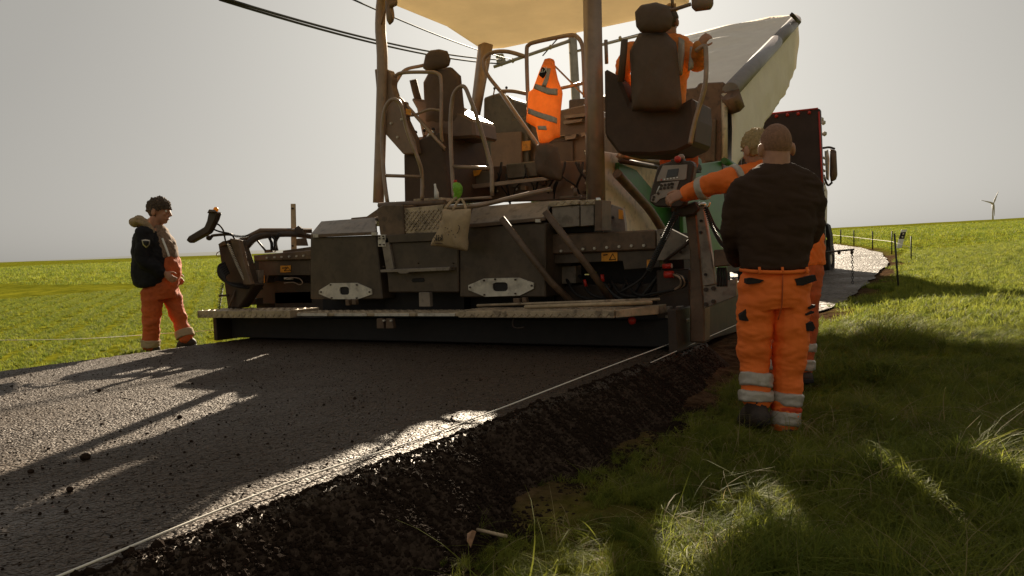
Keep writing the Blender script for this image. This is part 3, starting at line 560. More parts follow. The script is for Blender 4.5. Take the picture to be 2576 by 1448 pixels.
# --- left wing
pris('wing_beam', [(636, 642), (782, 628), (782, 640), (782, 652), (640, 656)], 6.2, .3, Q['body'], pv, .01)
bolts([R(u, v, 6.195) for u, v in ((672, 648), (691, 647), (709, 646), (728, 645), (747, 644), (764, 643))], pv, .012)
pris('wing_fascia', [(650, 656), (781, 653), (781, 692), (700, 692), (652, 694)], 6.25, .2, Q['cover'], pv)
pris('wing_fascia', [(650, 694), (676, 692), (672, 710), (652, 712)], 6.25, .1, Q['cover'], pv)
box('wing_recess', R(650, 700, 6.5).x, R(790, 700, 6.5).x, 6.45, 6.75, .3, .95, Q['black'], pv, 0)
pris('step_block', [(711, 630), (782, 620), (782, 640), (711, 644)], 6.3, .3, Q['body'], pv)
pris('screed_frame', [(634, 765), (785, 762), (785, 712), (700, 706), (600, 710), (590, 765)], 6.35, .2, Q['dark'], pv)
tube('release_cable', [R(716, 702, 6.2), R(730, 698, 6.2), R(752, 700, 6.2), R(761, 710, 6.2), R(754, 716, 6.2), R(738, 710, 6.2), R(715, 712, 6.2)], .006, Q['rail'], pv)
pris('valve_block', [(714, 698), (730, 697), (730, 703), (714, 703)], 6.22, .05, Q['alu'], pv, .002)
for k, (u, v) in enumerate(((636, 726), (643, 729), (638, 737), (630, 732))): ball('coupling', R(u, v, 6.05), .018, Q['chrome'], pv)
pris('control_box', [(624, 751), (645, 750), (645, 766), (624, 767)], 6.1, .1, Q['cover'], pv)
# --- left end tower, console
pris('spindle_housing', [(548, 615), (568, 605), (578, 601), (593, 603), (612, 660), (624, 712), (640, 715), (600, 775), (572, 775), (560, 690)], 5.85, .16, Q['dark'], pv, .012)
pris('mast_cap', [(548, 614), (560, 606), (574, 604), (570, 614), (552, 620)], 5.80, .10, Q['body'], pv)
pris('mast_channel', [(577, 599), (600, 603), (616, 668), (632, 716), (612, 716), (590, 640)], 5.78, .06, Q['body'], pv, .008)
pris('gusset_plate', [(622, 683), (650, 679), (650, 715), (628, 716)], 6.0, .08, Q['lid'], pv)
cl = pris('screed_console', [(466, 604), (472, 594), (512, 570), (519, 553), (524, 527), (534, 529), (547, 534), (541, 553), (531, 573), (524, 586), (476, 612)], 5.55, .07, Q['dark'], pv, .015)
ball('beacon_cap', R(543, 527, 5.58), (.028, .028, .032), Q['yellow'], cl)
tube('beacon_base', [R(541, 540, 5.58), R(543, 531, 5.58)], .024, Q['pocket'], cl, False)
pris('console_hood', [(520, 536), (525, 526), (532, 527), (536, 532), (532, 534), (526, 532)], 5.5, .05, Q['body'], cl)
tube('console_arm', [R(524, 600, 5.68), R(532, 596, 5.68), R(536, 592, 5.68), R(570, 589, 5.72), R(584, 590, 5.8)], .016, Q['dark'], pv)
ball('arm_joint', R(526, 598, 5.66), (.04, .03, .03), Q['dark'], pv)
tube('hose', [R(537, 560, 5.65), R(552, 566, 5.65), R(562, 580, 5.7), R(566, 600, 5.8), R(570, 612, 5.8)], .010, Q['black'], pv)
tube('hose', [R(530, 573, 5.65), R(552, 582, 5.65), R(580, 588, 5.75), R(590, 600, 5.8)], .010, Q['black'], pv)
coil('spiral_cable', R(575, 587, 5.75), R(625, 592, 5.9), .02, .014, .004, 16, Q['wire'], pv)
coil('spiral_cable', R(574, 612, 5.72), R(618, 708, 5.8), .02, .014, .005, 26, Q['alu'], pv)
coil('spiral_cable', R(611, 645, 6.2), R(637, 680, 6.2), .02, .014, .005, 10, Q['wire'], pv)
coil('spiral_cable', R(560, 712, 5.8), R(550, 776, 5.8), 0, .014, .005, 16, Q['wire'], pv)
for k in range(6): tube('hose', [R(566 + k * 2, 660 + 5 * k, 5.75), R(550 + k * 3, 670 + 5 * k, 5.68), R(553 + k * 4, 696 + 3 * k, 5.68), R(580 + k * 5, 712 + 2 * k, 5.75), R(640 + k * 4, 715 + 2 * k, 6.05)], .014, Q['black'], pv)
tube('grab_handle', [R(553, 632, 5.8), R(546, 636, 5.8), R(546, 643, 5.8), R(553, 644, 5.8)], .005, Q['rail'], pv)
tube('support_bar', [R(552, 744, 5.8), R(575, 742, 5.8)], .012, Q['dark'], pv, False)
tube('support_bar', [R(575, 775, 5.8), R(593, 730, 5.85)], .012, Q['body'], pv, False)
# --- boom on the left
tube('boom_bar', [R(596, 610, 5.95), R(655, 580, 6.2), R(785, 580, 6.6)], .030, Q['body'], pv, False, 4)
tube('boom_bar', [R(604, 634, 5.95), R(620, 618, 6.0), R(645, 597, 6.1), R(690, 590, 6.3), R(740, 589, 6.4), R(788, 596, 6.6)], [.05, .045, .04, .035, .035, .03], Q['dark'], pv)
tube('hose', [R(675, 592, 6.25), R(683, 610, 6.25), R(684, 630, 6.25)], .018, Q['black'], pv)
tube('hose', [R(704, 588, 6.3), R(693, 606, 6.3), R(696, 630, 6.3)], .022, Q['black'], pv)
tube('hose', [R(678, 592, 6.25), R(690, 600, 6.25), R(692, 612, 6.25), R(690, 630, 6.25)], .014, Q['black'], pv)
tube('link_rod', [R(645, 602, 6.2), R(668, 630, 6.2)], .012, Q['dark'], pv, False)
pris('bracket', [(664, 628), (680, 627), (688, 634), (665, 636)], 6.25, .06, Q['body'], pv)
pris('ear_plate', [(740, 574), (750, 567), (758, 574), (764, 588), (742, 588)], 6.4, .03, Q['dark'], pv)
pris('ear_plate', [(745, 600), (765, 598), (770, 618), (745, 618)], 6.4, .04, Q['body'], pv)
pris('levelling_staff', [(731, 512), (741, 512), (744, 632), (732, 632)], 6.5, .02, Q['wood'], pv, .002)
bolts([R(736, 524, 6.495), R(736, 618, 6.495)], pv, .012, Q['dark'])

# ------------------------------------------------------------------ tractor
A_x, C_x = -5.87, -3.16
def rp(u0, u1, v, Y): return R(u0, v, Y), R(u1, v, Y)
tube('roof_post', [R(952, 510, 7.0), R(962, 180, 7.0), R(957, 60, 7.0), R(968, -30, 7.0), R(1010, -85, 7.0)], [.065, .065, .062, .062, .062], Q['pole'], pv)
pris('post_bracket', [(941, 173), (975, 173), (986, 196), (984, 215), (996, 252), (1013, 253), (1018, 300), (1043, 352), (1050, 385), (1014, 388), (967, 335), (952, 317), (944, 205)], 7.02, .12, Q['upper'], pv, .012)
pris('side_console', [(1014, 386), (1060, 346), (1110, 330), (1130, 500), (1016, 512)], 7.1, .9, Q['blackp'], pv, .02)
sqbar('roof_post', R(1499, 506, 7.05), R(1489, -40, 7.05), .105, Q['pole'], pv, .10)
sqbar('roof_post', R(1186, 350, 9.4), R(1222, 110, 9.5), .065, Q['pole'], pv, .11)
sqbar('roof_post', (-3.25, 9.5, 1.3), (-3.2, 9.5, 3.9), .07, Q['pole'], pv)
# canopy: sheet with rim and ribs
cx0, cx1, cy0, cy1, cz = -5.93, -2.98, 6.35, 9.85, 3.90
out = [(cx0, cy0 + .3), (cx0 + .1, cy0), (cx1 - .1, cy0), (cx1, cy0 + .3), (cx1, cy1 - .25), (cx1 - .25, cy1), (cx0 + .05, cy1), (cx0 - .25, cy1 - .15), (cx0, cy1 - 1.4)]
solid('canopy', [Vector((x, y, cz)) for x, y in out], [Vector((x * .985 - .07, y, cz + .13)) for x, y in out], Q['roof'], pv, .02)

box('lamp_strip', -4.6, -4.2, 7.5, 7.62, cz - .03, cz - .013, Q['white'], pv, .004)
# mirrors
o = cushion('mirror', [(984, 20), (1000, 12), (1000, -30), (975, -34), (969, 0), (972, 50), (980, 64), (992, 52)], 6.9, .07, Q['upper'], pv, 40, 5, 0)
tube('mirror_arm', [R(960, 60, 6.95), R(968, 30, 6.92), R(978, 5, 6.92)], .012, Q['upper'], pv)
mr = cushion('mirror', [(1738, -30), (1794, -30), (1795, 12), (1788, 24), (1750, 29), (1740, 20)], 7.0, .08, Q['upper'], pv, 40, 5, 0)
tube('mirror_arm', [R(1676, 25, 7.0), R(1700, 22, 7.0), R(1738, 10, 7.0)], .018, Q['upper'], pv)
tube('mirror_arm', [R(1690, -20, 7.0), R(1692, 18, 7.0)], .016, Q['upper'], pv, False)
# engine hood / operator's desk behind the platform
pris('engine_hood', [(1100, 330), (1170, 300), (1215, 300), (1216, 245), (1235, 238), (1253, 233), (1278, 240), (1291, 250), (1290, 300), (1325, 290), (1330, 500), (1104, 500)], 9.5, .9, Q['hoodg'], pv, .02)
pris('engine_hood', [(1325, 292), (1415, 275), (1470, 262), (1480, 280), (1500, 285), (1500, 500), (1328, 500)], 9.6, 1.2, Q['upper'], pv, .02)
box('hood_top', -5.6, -3.3, 10.3, 11.4, 1.2, 2.05, Q['cream'], pv, .04)
for a in ((1418, 290, 1478, 284, 8), (1416, 304, 1465, 298, 8), (1420, 340, 1450, 336, 12), (1460, 334, 1480, 328, 11), (1365, 342, 1440, 338, 3)):
    pris('louvre', [(a[0], a[1]), (a[2], a[3]), (a[2] - 3, a[3] + a[4]), (a[0] + 2, a[1] + a[4])], 9.5, .09, Q['rail'], pv, .003)
pris('info_sticker', [(1312, 355), (1334, 353), (1334, 377), (1312, 380)], 9.46, .01, Q['sticker'], pv, 0)
pris('info_sticker', [(1455, 408), (1472, 406), (1472, 420), (1455, 422)], 9.56, .01, Q['sticker'], pv, 0)
pris('panel_door', [(1232, 335), (1310, 330), (1312, 420), (1236, 426)], 9.44, .05, Q['upper'], pv, .01)
pris('panel_door', [(1340, 360), (1440, 352), (1442, 480), (1342, 488)], 9.55, .04, Q['hood'], pv, .01)
pris('kick_strip', [(1186, 464), (1290, 452), (1377, 444), (1375, 453), (1290, 462), (1190, 474)], 7.6, .04, Q['rail'], pv, .004)
pris('heat_shield', [(1272, 412), (1375, 402), (1375, 440), (1275, 450)], 7.9, .06, Q['hoodg'], pv, .01)
pris('rear_bulkhead', [(1120, 425), (1500, 400), (1500, 500), (1120, 512)], 8.0, .1, Q['hood'], pv, .01)
bolts([R(u, v, 7.98) for u, v in ((1470, 430), (1475, 460), (1390, 478), (1440, 470), (1300, 475), (1250, 480))], pv, .016)
for k, (u, v) in enumerate(((1472, 380), (1486, 384), (1474, 386), (1483, 376))): ball('switch', R(u, v, 9.5), .02, Q['chrome'], pv, 1)
pris('steering_console', [(1040, 345), (1110, 338), (1116, 372), (1060, 384)], 7.3, .3, Q['hood'], pv, .02)
tube('steering_column', [R(1078, 345, 7.2), R(1092, 330, 7.2)], .03, Q['chrome'], pv, False)
tube('flask', [R(1098, 500, 6.6), R(1098, 484, 6.6), R(1095, 470, 6.6), R(1094, 462, 6.6)], [.025, .025, .012, .012], Q['white'], pv, False)
rr_ = random.Random(11)
for k in range(16):
    u = rr_.uniform(1125, 1480); v = rr_.uniform(425, 490); w = rr_.uniform(6, 20); h = rr_.uniform(5, 14)
    pris('relay_box', [(u, v), (u + w, v - 1), (u + w, v + h), (u, v + h)], 7.95, .05, Q[rr_.choice(['blackp', 'hoodg', 'upper', 'rail'])], pv, .004)
for k in range(14):
    u = rr_.uniform(1110, 1470); v = rr_.uniform(400, 440); du = rr_.uniform(-40, 60)
    tube('cable', [R(u, v, 7.92), R(u + du * .3, v + 30, 7.85), R(u + du, v + 55, 7.9), R(u + du * 1.2, v + 75, 7.95)], rr_.uniform(.008, .016), Q['black'], pv)
for u, v, a in ((1052, 350, -6), (1064, 346, 3), (1085, 342, 5), (1103, 338, 8), (1240, 240, 4), (1268, 238, 6)):
    Yl = 7.25 if u < 1200 else 9.45; q = tube('lever', [R(u, v + 6, Yl), R(u + a, v - 16, Yl)], .010, Q['rail'], pv, False); ball('lever_knob', R(u + a, v - 18, Yl), .022, Q['black'], q, 1)
for u, v in ((1010, 300), (1000, 345), (952, 215), (958, 280), (970, 200), (984, 310)): bolts([R(u, v, 7.01)], pv, .014)
pris('decal', [(1021, 272), (1034, 276), (1034, 290), (1021, 286)], 7.0, .004, Q['sticker'], pv, 0)
pris('foot_plate', [(1040, 500), (1110, 496), (1112, 506), (1040, 510)], 6.6, .3, Q['tread'], pv)
pris('kick_panel', [(1145, 425), (1232, 430), (1232, 470), (1145, 468)], 7.7, .04, Q['hoodg'], pv, .006)
pris('orange_sign', [(1176, 430), (1212, 426), (1204, 440), (1180, 446)], 7.66, .006, Q['sticker'], pv, 0)
# rails
def rail(*p, Y=6.6, r=.021, m='rail'): return tube('handrail', [R(u, v, Y + d) for u, v, d in p], r, Q[m], pv)
rail((975, 512, -.3), (966, 440, -.3), (961, 340, -.3), (966, 285, -.3), (978, 256, -.3), (995, 250, -.28), (1010, 268, -.25), (1025, 330, -.2), (1052, 400, -.15), (1062, 440, -.1), (1062, 505, -.1))
rail((964, 441, -.3), (1062, 444, -.1), r=.018)
rail((1143, 505, -.3), (1137, 420, -.3), (1133, 320, -.3), (1138, 250, -.3), (1150, 224, -.3), (1168, 218, -.3), (1183, 250, -.3), (1205, 310, -.25), (1228, 390, -.2), (1237, 430, -.2), (1238, 492, -.2))
rail((1137, 418, -.3), (1237, 423, -.2), r=.018)
rail((1137, 502, -.3), (1237, 496, -.2), r=.014)
rail((1120, 400, .6), (1110, 330, .5), (1110, 210, .5), (1100, 184, .5), (1070, 181, .5), (1010, 183, .5), (993, 195, .5), (988, 215, .5), (996, 240, .5), (1020, 262, .5), (1120, 375, .5))
rail((988, 225, .8), (1000, 200, .8), (1020, 175, .8), (1060, 165, .8), (1085, 158, .8))
rail((990, 262, .5), (1030, 290, .5), (1080, 275, .5), (1112, 278, .5), r=.016)
rail((1258, 228, 1.2), (1228, 190, 1.2), (1217, 160, 1.2), (1224, 140, 1.2), (1245, 130, 1.2), (1280, 130, 1.2), (1325, 143, 1.2), r=.024)
rail((1258, 228, 1.2), (1300, 290, 1.0), (1370, 390, .8), (1385, 420, .8), r=.024)
rail((1258, 229, 1.2), (1290, 229, 1.2), (1327, 236, 1.2), r=.022)
rail((1331, 300, 1.0), (1327, 220, 1.0), (1325, 130, 1.0), (1330, 113, 1.0), (1345, 106, 1.0), (1390, 96, 1.0), (1435, 88, 1.0), (1452, 93, 1.0), (1464, 112, 1.0), (1468, 150, 1.0), (1471, 245, 1.0), r=.024)
rail((1413, 221, 1.0), (1470, 208, 1.0), r=.020)
rail((1396, 166, 1.0), (1430, 200, 1.0), (1470, 240, 1.0), r=.010)
sqbar('post_bracket', R(1524, 100, 7.1), R(1526, 160, 7.1), .02, Q['pole'], pv)
# --- seats
def seat(u0, u1, vt, vb, Y, skew):
    w = (u1 - u0); mu = (u0 + u1) / 2
    b = cushion('backrest', [(u0, vt + .25 * (vb - vt)), (u0 + w * .2, vt + .02 * (vb - vt)), (u1 - w * .25, vt), (u1, vt + .15 * (vb - vt)), (u1 + w * .12, vb - .1 * (vb - vt)), (u1, vb), (u0 + w * .05, vb)], Y, .16, Q['seat'], pv, 60, 7, .012)
    return b
seat(1065, 1160, 168, 322, 7.35, 0)
cushion('headrest', [(1070, 138), (1082, 126), (1105, 123), (1126, 128), (1134, 150), (1130, 166), (1118, 171), (1075, 180), (1063, 170)], 7.3, .12, Q['seat'], pv, 48, 6, .008)
tube('armrest', [R(1039, 200, 7.3), R(1046, 230, 7.35), R(1056, 262, 7.4)], .045, Q['seat'], pv, False)
pris('seat_base', [(1030, 245), (1110, 255), (1190, 300), (1195, 345), (1120, 350), (1060, 345), (1045, 272)], 7.3, .5, Q['hood'], pv, .03)
seat(1584, 1702, 78, 280, 6.85, 0)
cushion('headrest', [(1597, 30), (1612, 12), (1650, 5), (1682, 14), (1694, 45), (1688, 72), (1672, 82), (1612, 82), (1600, 66)], 6.8, .14, Q['seat'], pv, 48, 6, .008)
pris('seat_base', [(1518, 170), (1556, 190), (1585, 262), (1700, 268), (1730, 250), (1746, 244), (1750, 300), (1745, 362), (1700, 384), (1640, 390), (1556, 388), (1520, 340)], 6.95, .55, Q['blackp'], pv, .03)
tube('armrest', [R(1571, 100, 6.8), R(1568, 140, 6.8), R(1562, 205, 6.85)], .035, Q['seat'], pv, False)
tube('grab_bar', [R(1736, 362, 6.8), R(1742, 330, 6.8), R(1752, 290, 6.8), R(1774, 212, 6.8), R(1776, 130, 6.8), (R(1770, 116, 6.8)), R(1750, 128, 6.8)], .022, Q['rail'], pv)
# --- right flank of the tractor (plane facing right), fuel side panels and track
xpris('side_panel', [(1520, 380), (1640, 398), (1746, 398), (1760, 420), (1815, 600), (1815, 700), (1520, 760)], -3.32, .06, Q['cream'], pv, .01)
xpris('green_stripe', [(1557, 408), (1602, 428), (1637, 470), (1687, 522), (1745, 545), (1750, 640), (1690, 600), (1652, 543), (1634, 511), (1595, 470), (1557, 430)], -3.27, .045, Q['green'], pv, .004)
xpris('green_stripe', [(1755, 392), (1764, 400), (1800, 560), (1810, 640), (1790, 640), (1768, 520), (1748, 420)], -3.27, .045, Q['green'], pv, .004)
xpris('side_panel', [(1727, 372), (1742, 365), (1748, 440), (1740, 470), (1722, 470)], -3.2, .03, Q['cream'], pv, .004)
tube('side_pipe', [XP(1552, 436, -3.2), XP(1596, 484, -3.2), XP(1636, 530, -3.2), XP(1675, 592, -3.15)], .05, Q['body'], pv)
sqbar('side_bar', XP(1560, 392, -3.2), XP(1668, 408, -3.2), .05, Q['rail'], pv)
sqbar('side_bar', XP(1560, 404, -3.17), XP(1655, 420, -3.17), .03, Q['dark'], pv)
box('track_frame', -5.9, -3.45, 7.5, 12.0, .1, 1.2, Q['dark'], pv, .03)
for x in (-5.95, -3.42):
    P = []; 
    for a in np.linspace(math.pi / 2, 3 * math.pi / 2, 10): P.append((7.9 + .38 * math.cos(a), .32 + .38 * math.sin(a)))
    for a in np.linspace(-math.pi / 2, math.pi / 2, 10): P.append((11.2 + .38 * math.cos(a), .32 + .38 * math.sin(a)))
    solid('crawler_track', [Vector((x, y, z)) for y, z in P], [Vector((x + .3, y, z)) for y, z in P], Q['tyre'], pv, 0)
# hopper wings
xpris('hopper_wing', [(1712, 418), (1815, 404), (1830, 600), (1830, 700), (1722, 640)], -3.05, .05, Q['green'], pv, .01)
solid('hopper_wing', [Vector(p) for p in ((-6.2, 11.2, .5), (-6.2, 13.0, .5), (-6.3, 13.0, 1.9), (-6.3, 11.2, 1.9))], [Vector(p) for p in ((-6.15, 11.2, .5), (-6.15, 13.0, .5), (-6.25, 13.0, 1.9), (-6.25, 11.2, 1.9))], Q['green'], pv)
box('hopper_floor', -6.15, -3.1, 11.2, 13.0, .45, .55, Q['dark'], pv)
tube('hopper_strut', [XP(1822, 404, -3.0), XP(1850, 420, -3.0)], .05, Q['green'], pv, False)
box('push_roller_frame', -5.6, -3.6, 13.0, 13.3, .4, .7, Q['dark'], pv)
# steering guide bar with chain
o = tube('steering_guide_bar', [R(1835, 640, 13.2), R(2079, 634, 14.2), R(2148, 627, 14.6)], .016, Q['dark'], pv, False)
tube('steering_guide_bar', [(-3.4, 13.2, .62), R(1900, 640, 13.4)], .02, Q['dark'], pv, False)
for u in (2111, 2143): ball('guide_clamp', R(u, 634, 14.5), (.03, .03, .05), Q['dark'], pv, 1)
c0, c1 = R(2144, 630, 14.6), R(2145, 713, 14.6); V = []; F = []
for k in range(13):
    c = c0.lerp(c1, (k + .5) / 13); h = (c0 - c1).length / 13 * .62; a = k % 2 * math.pi / 2
    ring = [c + Vector((math.cos(a) * math.cos(t) * .018, math.sin(a) * math.cos(t) * .018, math.sin(t) * h)) for t in np.linspace(0, 2 * math.pi, 9)]
    v, f = tubegeo(ring, .006, 5, False); n = len(V); V += v; F += [tuple(i + n for i in q) for q in f]
obj('guide_chain', V, F, Q['wire'], o)

# ------------------------------------------------------------------ things on the paver
vs = tag(empty('safety_vest', R(1380, 250, 7.3)), 'orange hi-vis vest with pale reflective bands hanging from the platform rail', 'safety vest')
vp = [(1370, 148), (1383, 145), (1395, 150), (1397, 168), (1404, 200), (1416, 232), (1410, 290), (1409, 345), (1398, 347), (1378, 360), (1357, 360), (1348, 320), (1323, 306), (1330, 230), (1340, 224), (1356, 180)]
cushion('vest_cloth', vp, 7.3, .10, Q['vest'], vs, 80, 8, .02, 3)
def band(name, px, Y, m, par, th=.006): return cushion(name, px, Y, th, m, par, 40, 3, .006, 5, 1)
band('reflective_band', [(1346, 210), (1372, 218), (1385, 222), (1403, 222), (1403, 240), (1380, 238), (1360, 230), (1342, 222)], 7.235, Q['refl'], vs)
band('reflective_band', [(1329, 271), (1358, 282), (1385, 290), (1401, 296), (1402, 311), (1385, 306), (1355, 296), (1327, 285)], 7.235, Q['refl'], vs)
band('reflective_band', [(1378, 170), (1386, 172), (1380, 200), (1373, 220), (1362, 216), (1372, 192)], 7.23, Q['refl'], vs)
band('reflective_band', [(1352, 316), (1374, 316), (1376, 327), (1354, 326)], 7.235, Q['refl'], vs)
p = band('name_patch', [(1363, 168), (1378, 172), (1372, 190), (1366, 197), (1355, 188)], 7.233, Q['pocket'], vs)
textmesh('patch_letters', 'Ku', .075, Q['white'], p, R(1368, 181, 7.222))
sk = cushion('dark_sack', [(1352, 362), (1380, 358), (1402, 368), (1408, 390), (1415, 430), (1412, 456), (1380, 450), (1350, 440), (1346, 400)], 7.2, .16, Q['seat'], None, 60, 7, .02, 9)
tag(sk, 'dark cloth sack hanging just below the orange hi-vis vest', 'sack')
tb = tag(empty('tote_bag', R(1135, 580, 5.8)), 'tan cotton tote bag with a small dark print hanging from the platform edge', 'bag')
cushion('bag_body', [(1114, 524), (1135, 527), (1185, 524), (1185, 545), (1177, 590), (1176, 632), (1150, 627), (1110, 620), (1083, 618), (1086, 605), (1103, 580), (1112, 550)], 5.74, .13, Q['tote'], tb, 80, 9, .02, 1)
tube('bag_handle', [R(1140, 526, 5.72), R(1148, 512, 5.9), R(1158, 500, 5.98), R(1166, 508, 5.95), R(1172, 524, 5.75)], .012, Q['tote'], tb)
tube('bag_handle', [R(1120, 524, 5.76), R(1136, 506, 5.9), R(1148, 497, 5.98)], .014, Q['tote'], tb)
textmesh('bag_print', 'kik', .085, Q['pocket'], tb, R(1103, 606, 5.672))
V, F = tubegeo([R(1094, 611, 5.674), R(1113, 613, 5.674)], .0025, 4); obj('bag_print_line', V, F, Q['pocket'], tb)
for k, (u, v) in enumerate(((1120, 572), (1126, 575), (1130, 583), (1136, 580), (1140, 590), (1150, 586), (1155, 575), (1128, 590), (1145, 596))): ball('bag_speck', R(u, v, 5.672), (.007, .002, .004), Q['pocket'], tb, 1)
V, F = tubegeo(crom([R(1152, 566, 5.672), R(1156, 570, 5.672), R(1154, 580, 5.672), R(1150, 586, 5.672)]), .0022, 4); obj('bag_print_line', V, F, Q['pocket'], tb)
bt = tag(empty('plastic_bottle', R(1150, 500, 6.0)), 'bright green crumpled plastic bottle standing on the platform edge above the tote bag', 'bottle')
tube('bottle_body', [R(1148, 503, 6.0), R(1149, 495, 6.0), R(1152, 485, 6.0), R(1151, 473, 6.0), R(1147, 463, 6.0), R(1146, 458, 6.0)], [.028, .032, .040, .050, .036, .014], Q['bottle'], bt, seg=14)
tube('bottle_cap', [R(1146, 459, 6.0), R(1145, 453, 6.0)], .016, Q['red'], bt, False, 10)

# ================================================================== TRUCK
tk = tag(empty('tipper_truck', (-4.6, 17, 0)), 'dark tipper truck with raised tarpaulin covered load bed, tipping into the paver hopper', 'truck')
bx1 = -3.3; bx0 = -5.85; N_ = lambda p, x: Vector((x, p.y, p.z))
bed = [XP(1830, 242, bx1), XP(2003, 46, bx1), XP(1996, 172, bx1), XP(1985, 200, bx1), XP(1968, 238, bx1), XP(1931, 291, bx1), XP(1908, 326, bx1), XP(1872, 381, bx1), XP(1850, 413, bx1), XP(1828, 470, bx1)]
def sidecover(x, s):       # rippled tarp hanging over the bed side
    n = 40; m_ = 26; top = [bed[0].lerp(bed[1], k / (n - 1)) for k in range(n)]; low = []
    LP = crom(bed[2:] [::-1], 6); ln = [0]
    for i in range(1, len(LP)): ln.append(ln[-1] + (LP[i] - LP[i - 1]).length)
    for k in range(n):
        d = ln[-1] * k / (n - 1); i = max(1, min(len(ln) - 1, int(np.searchsorted(ln, d)))); f = (d - ln[i - 1]) / max(1e-6, ln[i] - ln[i - 1]); low.append(LP[i - 1].lerp(LP[i], f))
    V = []; F = []
    for k in range(n):
        for j in range(m_):
            t = j / (m_ - 1); p = top[k].lerp(low[k], t); w = .014 * math.sin(k * 1.9 + 2 * t) * t * (k / n) + .03 * noise.noise(Vector((k * .35, j * .12, 4))) * min(1, t * 3)
            V.append((x + s * (w + .04 + .04 * math.sin(math.pi * t)), p.y, p.z))
    for k in range(n - 1):
        for j in range(m_ - 1): F.append((k * m_ + j, k * m_ + j + 1, (k + 1) * m_ + j + 1, (k + 1) * m_ + j))
    o = obj('side_tarp', V, F, Q['tarp'], tk, True); sm = o.modifiers.new('thickness', 'SOLIDIFY'); sm.thickness = .006; return o
sidecover(bx1, 1); sidecover(bx0, -1)
bedi = [p + (Vector((0, 14.9, 3.3)) - Vector((0, p.y, p.z))) * .03 for p in bed]
solid('load_bed', [N_(p, bx1 - .08) for p in bedi], [N_(p, bx0 + .08) for p in bedi], Q['truckred'], tk, 0)
# top cover sheet, sagging and wrinkled between the two side rails
n, m_ = 34, 26; V = []; F = []
for k in range(n):
    for j in range(m_):
        a = k / (n - 1); t = j / (m_ - 1); p = bed[0].lerp(bed[1], a); w = .022 * math.sin(a * 80 + 5 * math.sin(3 * t)) * (.3 + a) + .05 * noise.noise(Vector((a * 9, t * 2.5, 2)))
        V.append((bx1 + .02 + (bx0 - bx1 - .04) * t, p.y, p.z + .10 + .03 * math.sin(math.pi * t) * a + w * math.sin(math.pi * min(1, t * 1.2 + .02)) ** .5 if t < .98 else p.z + .1))
for k in range(n - 1):
    for j in range(m_ - 1): F.append((k * m_ + j, k * m_ + j + 1, (k + 1) * m_ + j + 1, (k + 1) * m_ + j))
V = [(x, y, z.real if isinstance(z, complex) else z) for x, y, z in V]
o = obj('top_tarp', V, F, Q['tarp'], tk, True); sm = o.modifiers.new('thickness', 'SOLIDIFY'); sm.thickness = .006
pa, pb = XP(1838, 228, bx1 + .08), XP(2001, 52, bx1 + .08)
tube('tarp_roll', [pa, pa.lerp(pb, .35), pa.lerp(pb, .62)], .135, Q['beam'], tk, False, 12); tube('tarp_roll', [pa.lerp(pb, .625), pb], .125, Q['beam'], tk, False, 12)
sqbar('front_rail', XP(1992, 36, bx1 + .2), XP(2010, 56, bx1 + .2), .05, Q['dark'], tk)
tube('roll_end', [pa + Vector((0, -.05, -.05)), pa + Vector((.02, .15, -.25))], .16, Q['tail'], tk, False, 8)
# tailgate
tg = pris('tailgate', [(1430, 250), (1750, 220), (1758, 208), (1821, 205), (1826, 240), (1815, 405), (1816, 470), (1430, 480)], 12.3, .12, Q['tail'], tk, .02)
pris('tailgate_rib', [(1780, 300), (1800, 298), (1797, 405), (1772, 405)], 12.2, .1, Q['body'], tk, .01)
sqbar('bed_edge_post', R(1822, 235, 12.28), R(1823, 405, 12.28), .05, Q['cream'], tk)
box('chassis', -5.0, -4.2, 13.4, 24, .75, 1.05, Q['dark'], tk, .02)
def wheel(x, y, r=.52, w=.3, par=tk):
    c = Vector((x, y, r - .08)); n = 28; V = []; F = []
    for sx, rr in ((0, r - .03), (.03, r), (w - .03, r), (w, r - .03), (w, r * .56), (w - .1, r * .5), (w - .1, .06)):
        for k in range(n): a = 2 * math.pi * k / n; V.append((c.x - w / 2 + sx, c.y + rr * math.cos(a), c.z + rr * math.sin(a)))
    for i in range(6):
        for k in range(n): F.append((i * n + k, i * n + (k + 1) % n, (i + 1) * n + (k + 1) % n, (i + 1) * n + k))
    F.append(tuple(range(n))); o = obj('wheel', V, F, Q['tyre'], par, False); V2, F2 = tubegeo([c + Vector((w / 2 - .12, 0, 0)), c + Vector((w / 2 - .02, 0, 0))], [.26, .16], 16); obj('hub', V2, F2, Q['alu'], o)
for y in (14.2, 15.6, 19.0, 22.4): wheel(-3.42, y); wheel(-5.75, y)
cab = [R(u, v, 21.0) for u, v in [(2062, 278), (2074, 640)]]; cxr = cab[0].x; ctop = cab[0].z
box('cab', cxr - 2.5, cxr - .32, 21.3, 23.3, .75, 3.6, Q['truckred'], tk, .08)
pris('headboard', [(1800, 300), (1925, 288), (2060, 272), (2064, 276), (2076, 600), (2076, 630), (1800, 640)], 21.0, .14, Q['truckred'], tk, .02)
for a in ((1925, 289), (1953, 286), (1981, 283), (2008, 280), (2036, 277)): ball('marker_lamp', R(a[0], a[1] + 6, 20.98), .05, Q['red'], tk, 1)
sqbar('red_edge_strip', R(2060, 280, 20.97), R(2073, 560, 20.97), .022, Q['red'], tk)
sqbar('red_edge_strip', R(1925, 287, 20.97), R(2058, 272, 20.97), .02, Q['red'], tk)
for a in ((2066, 300), (2071, 308), (2074, 336)): ball('work_lamp', R(a[0], a[1], 21.5), .07, Q['alu'], tk, 1)
for k in range(7): sqbar('grille_slat', R(2070, 395 + 16 * k, 21.6), R(2076, 399 + 16 * k, 21.6), .03, Q['cream'], tk)
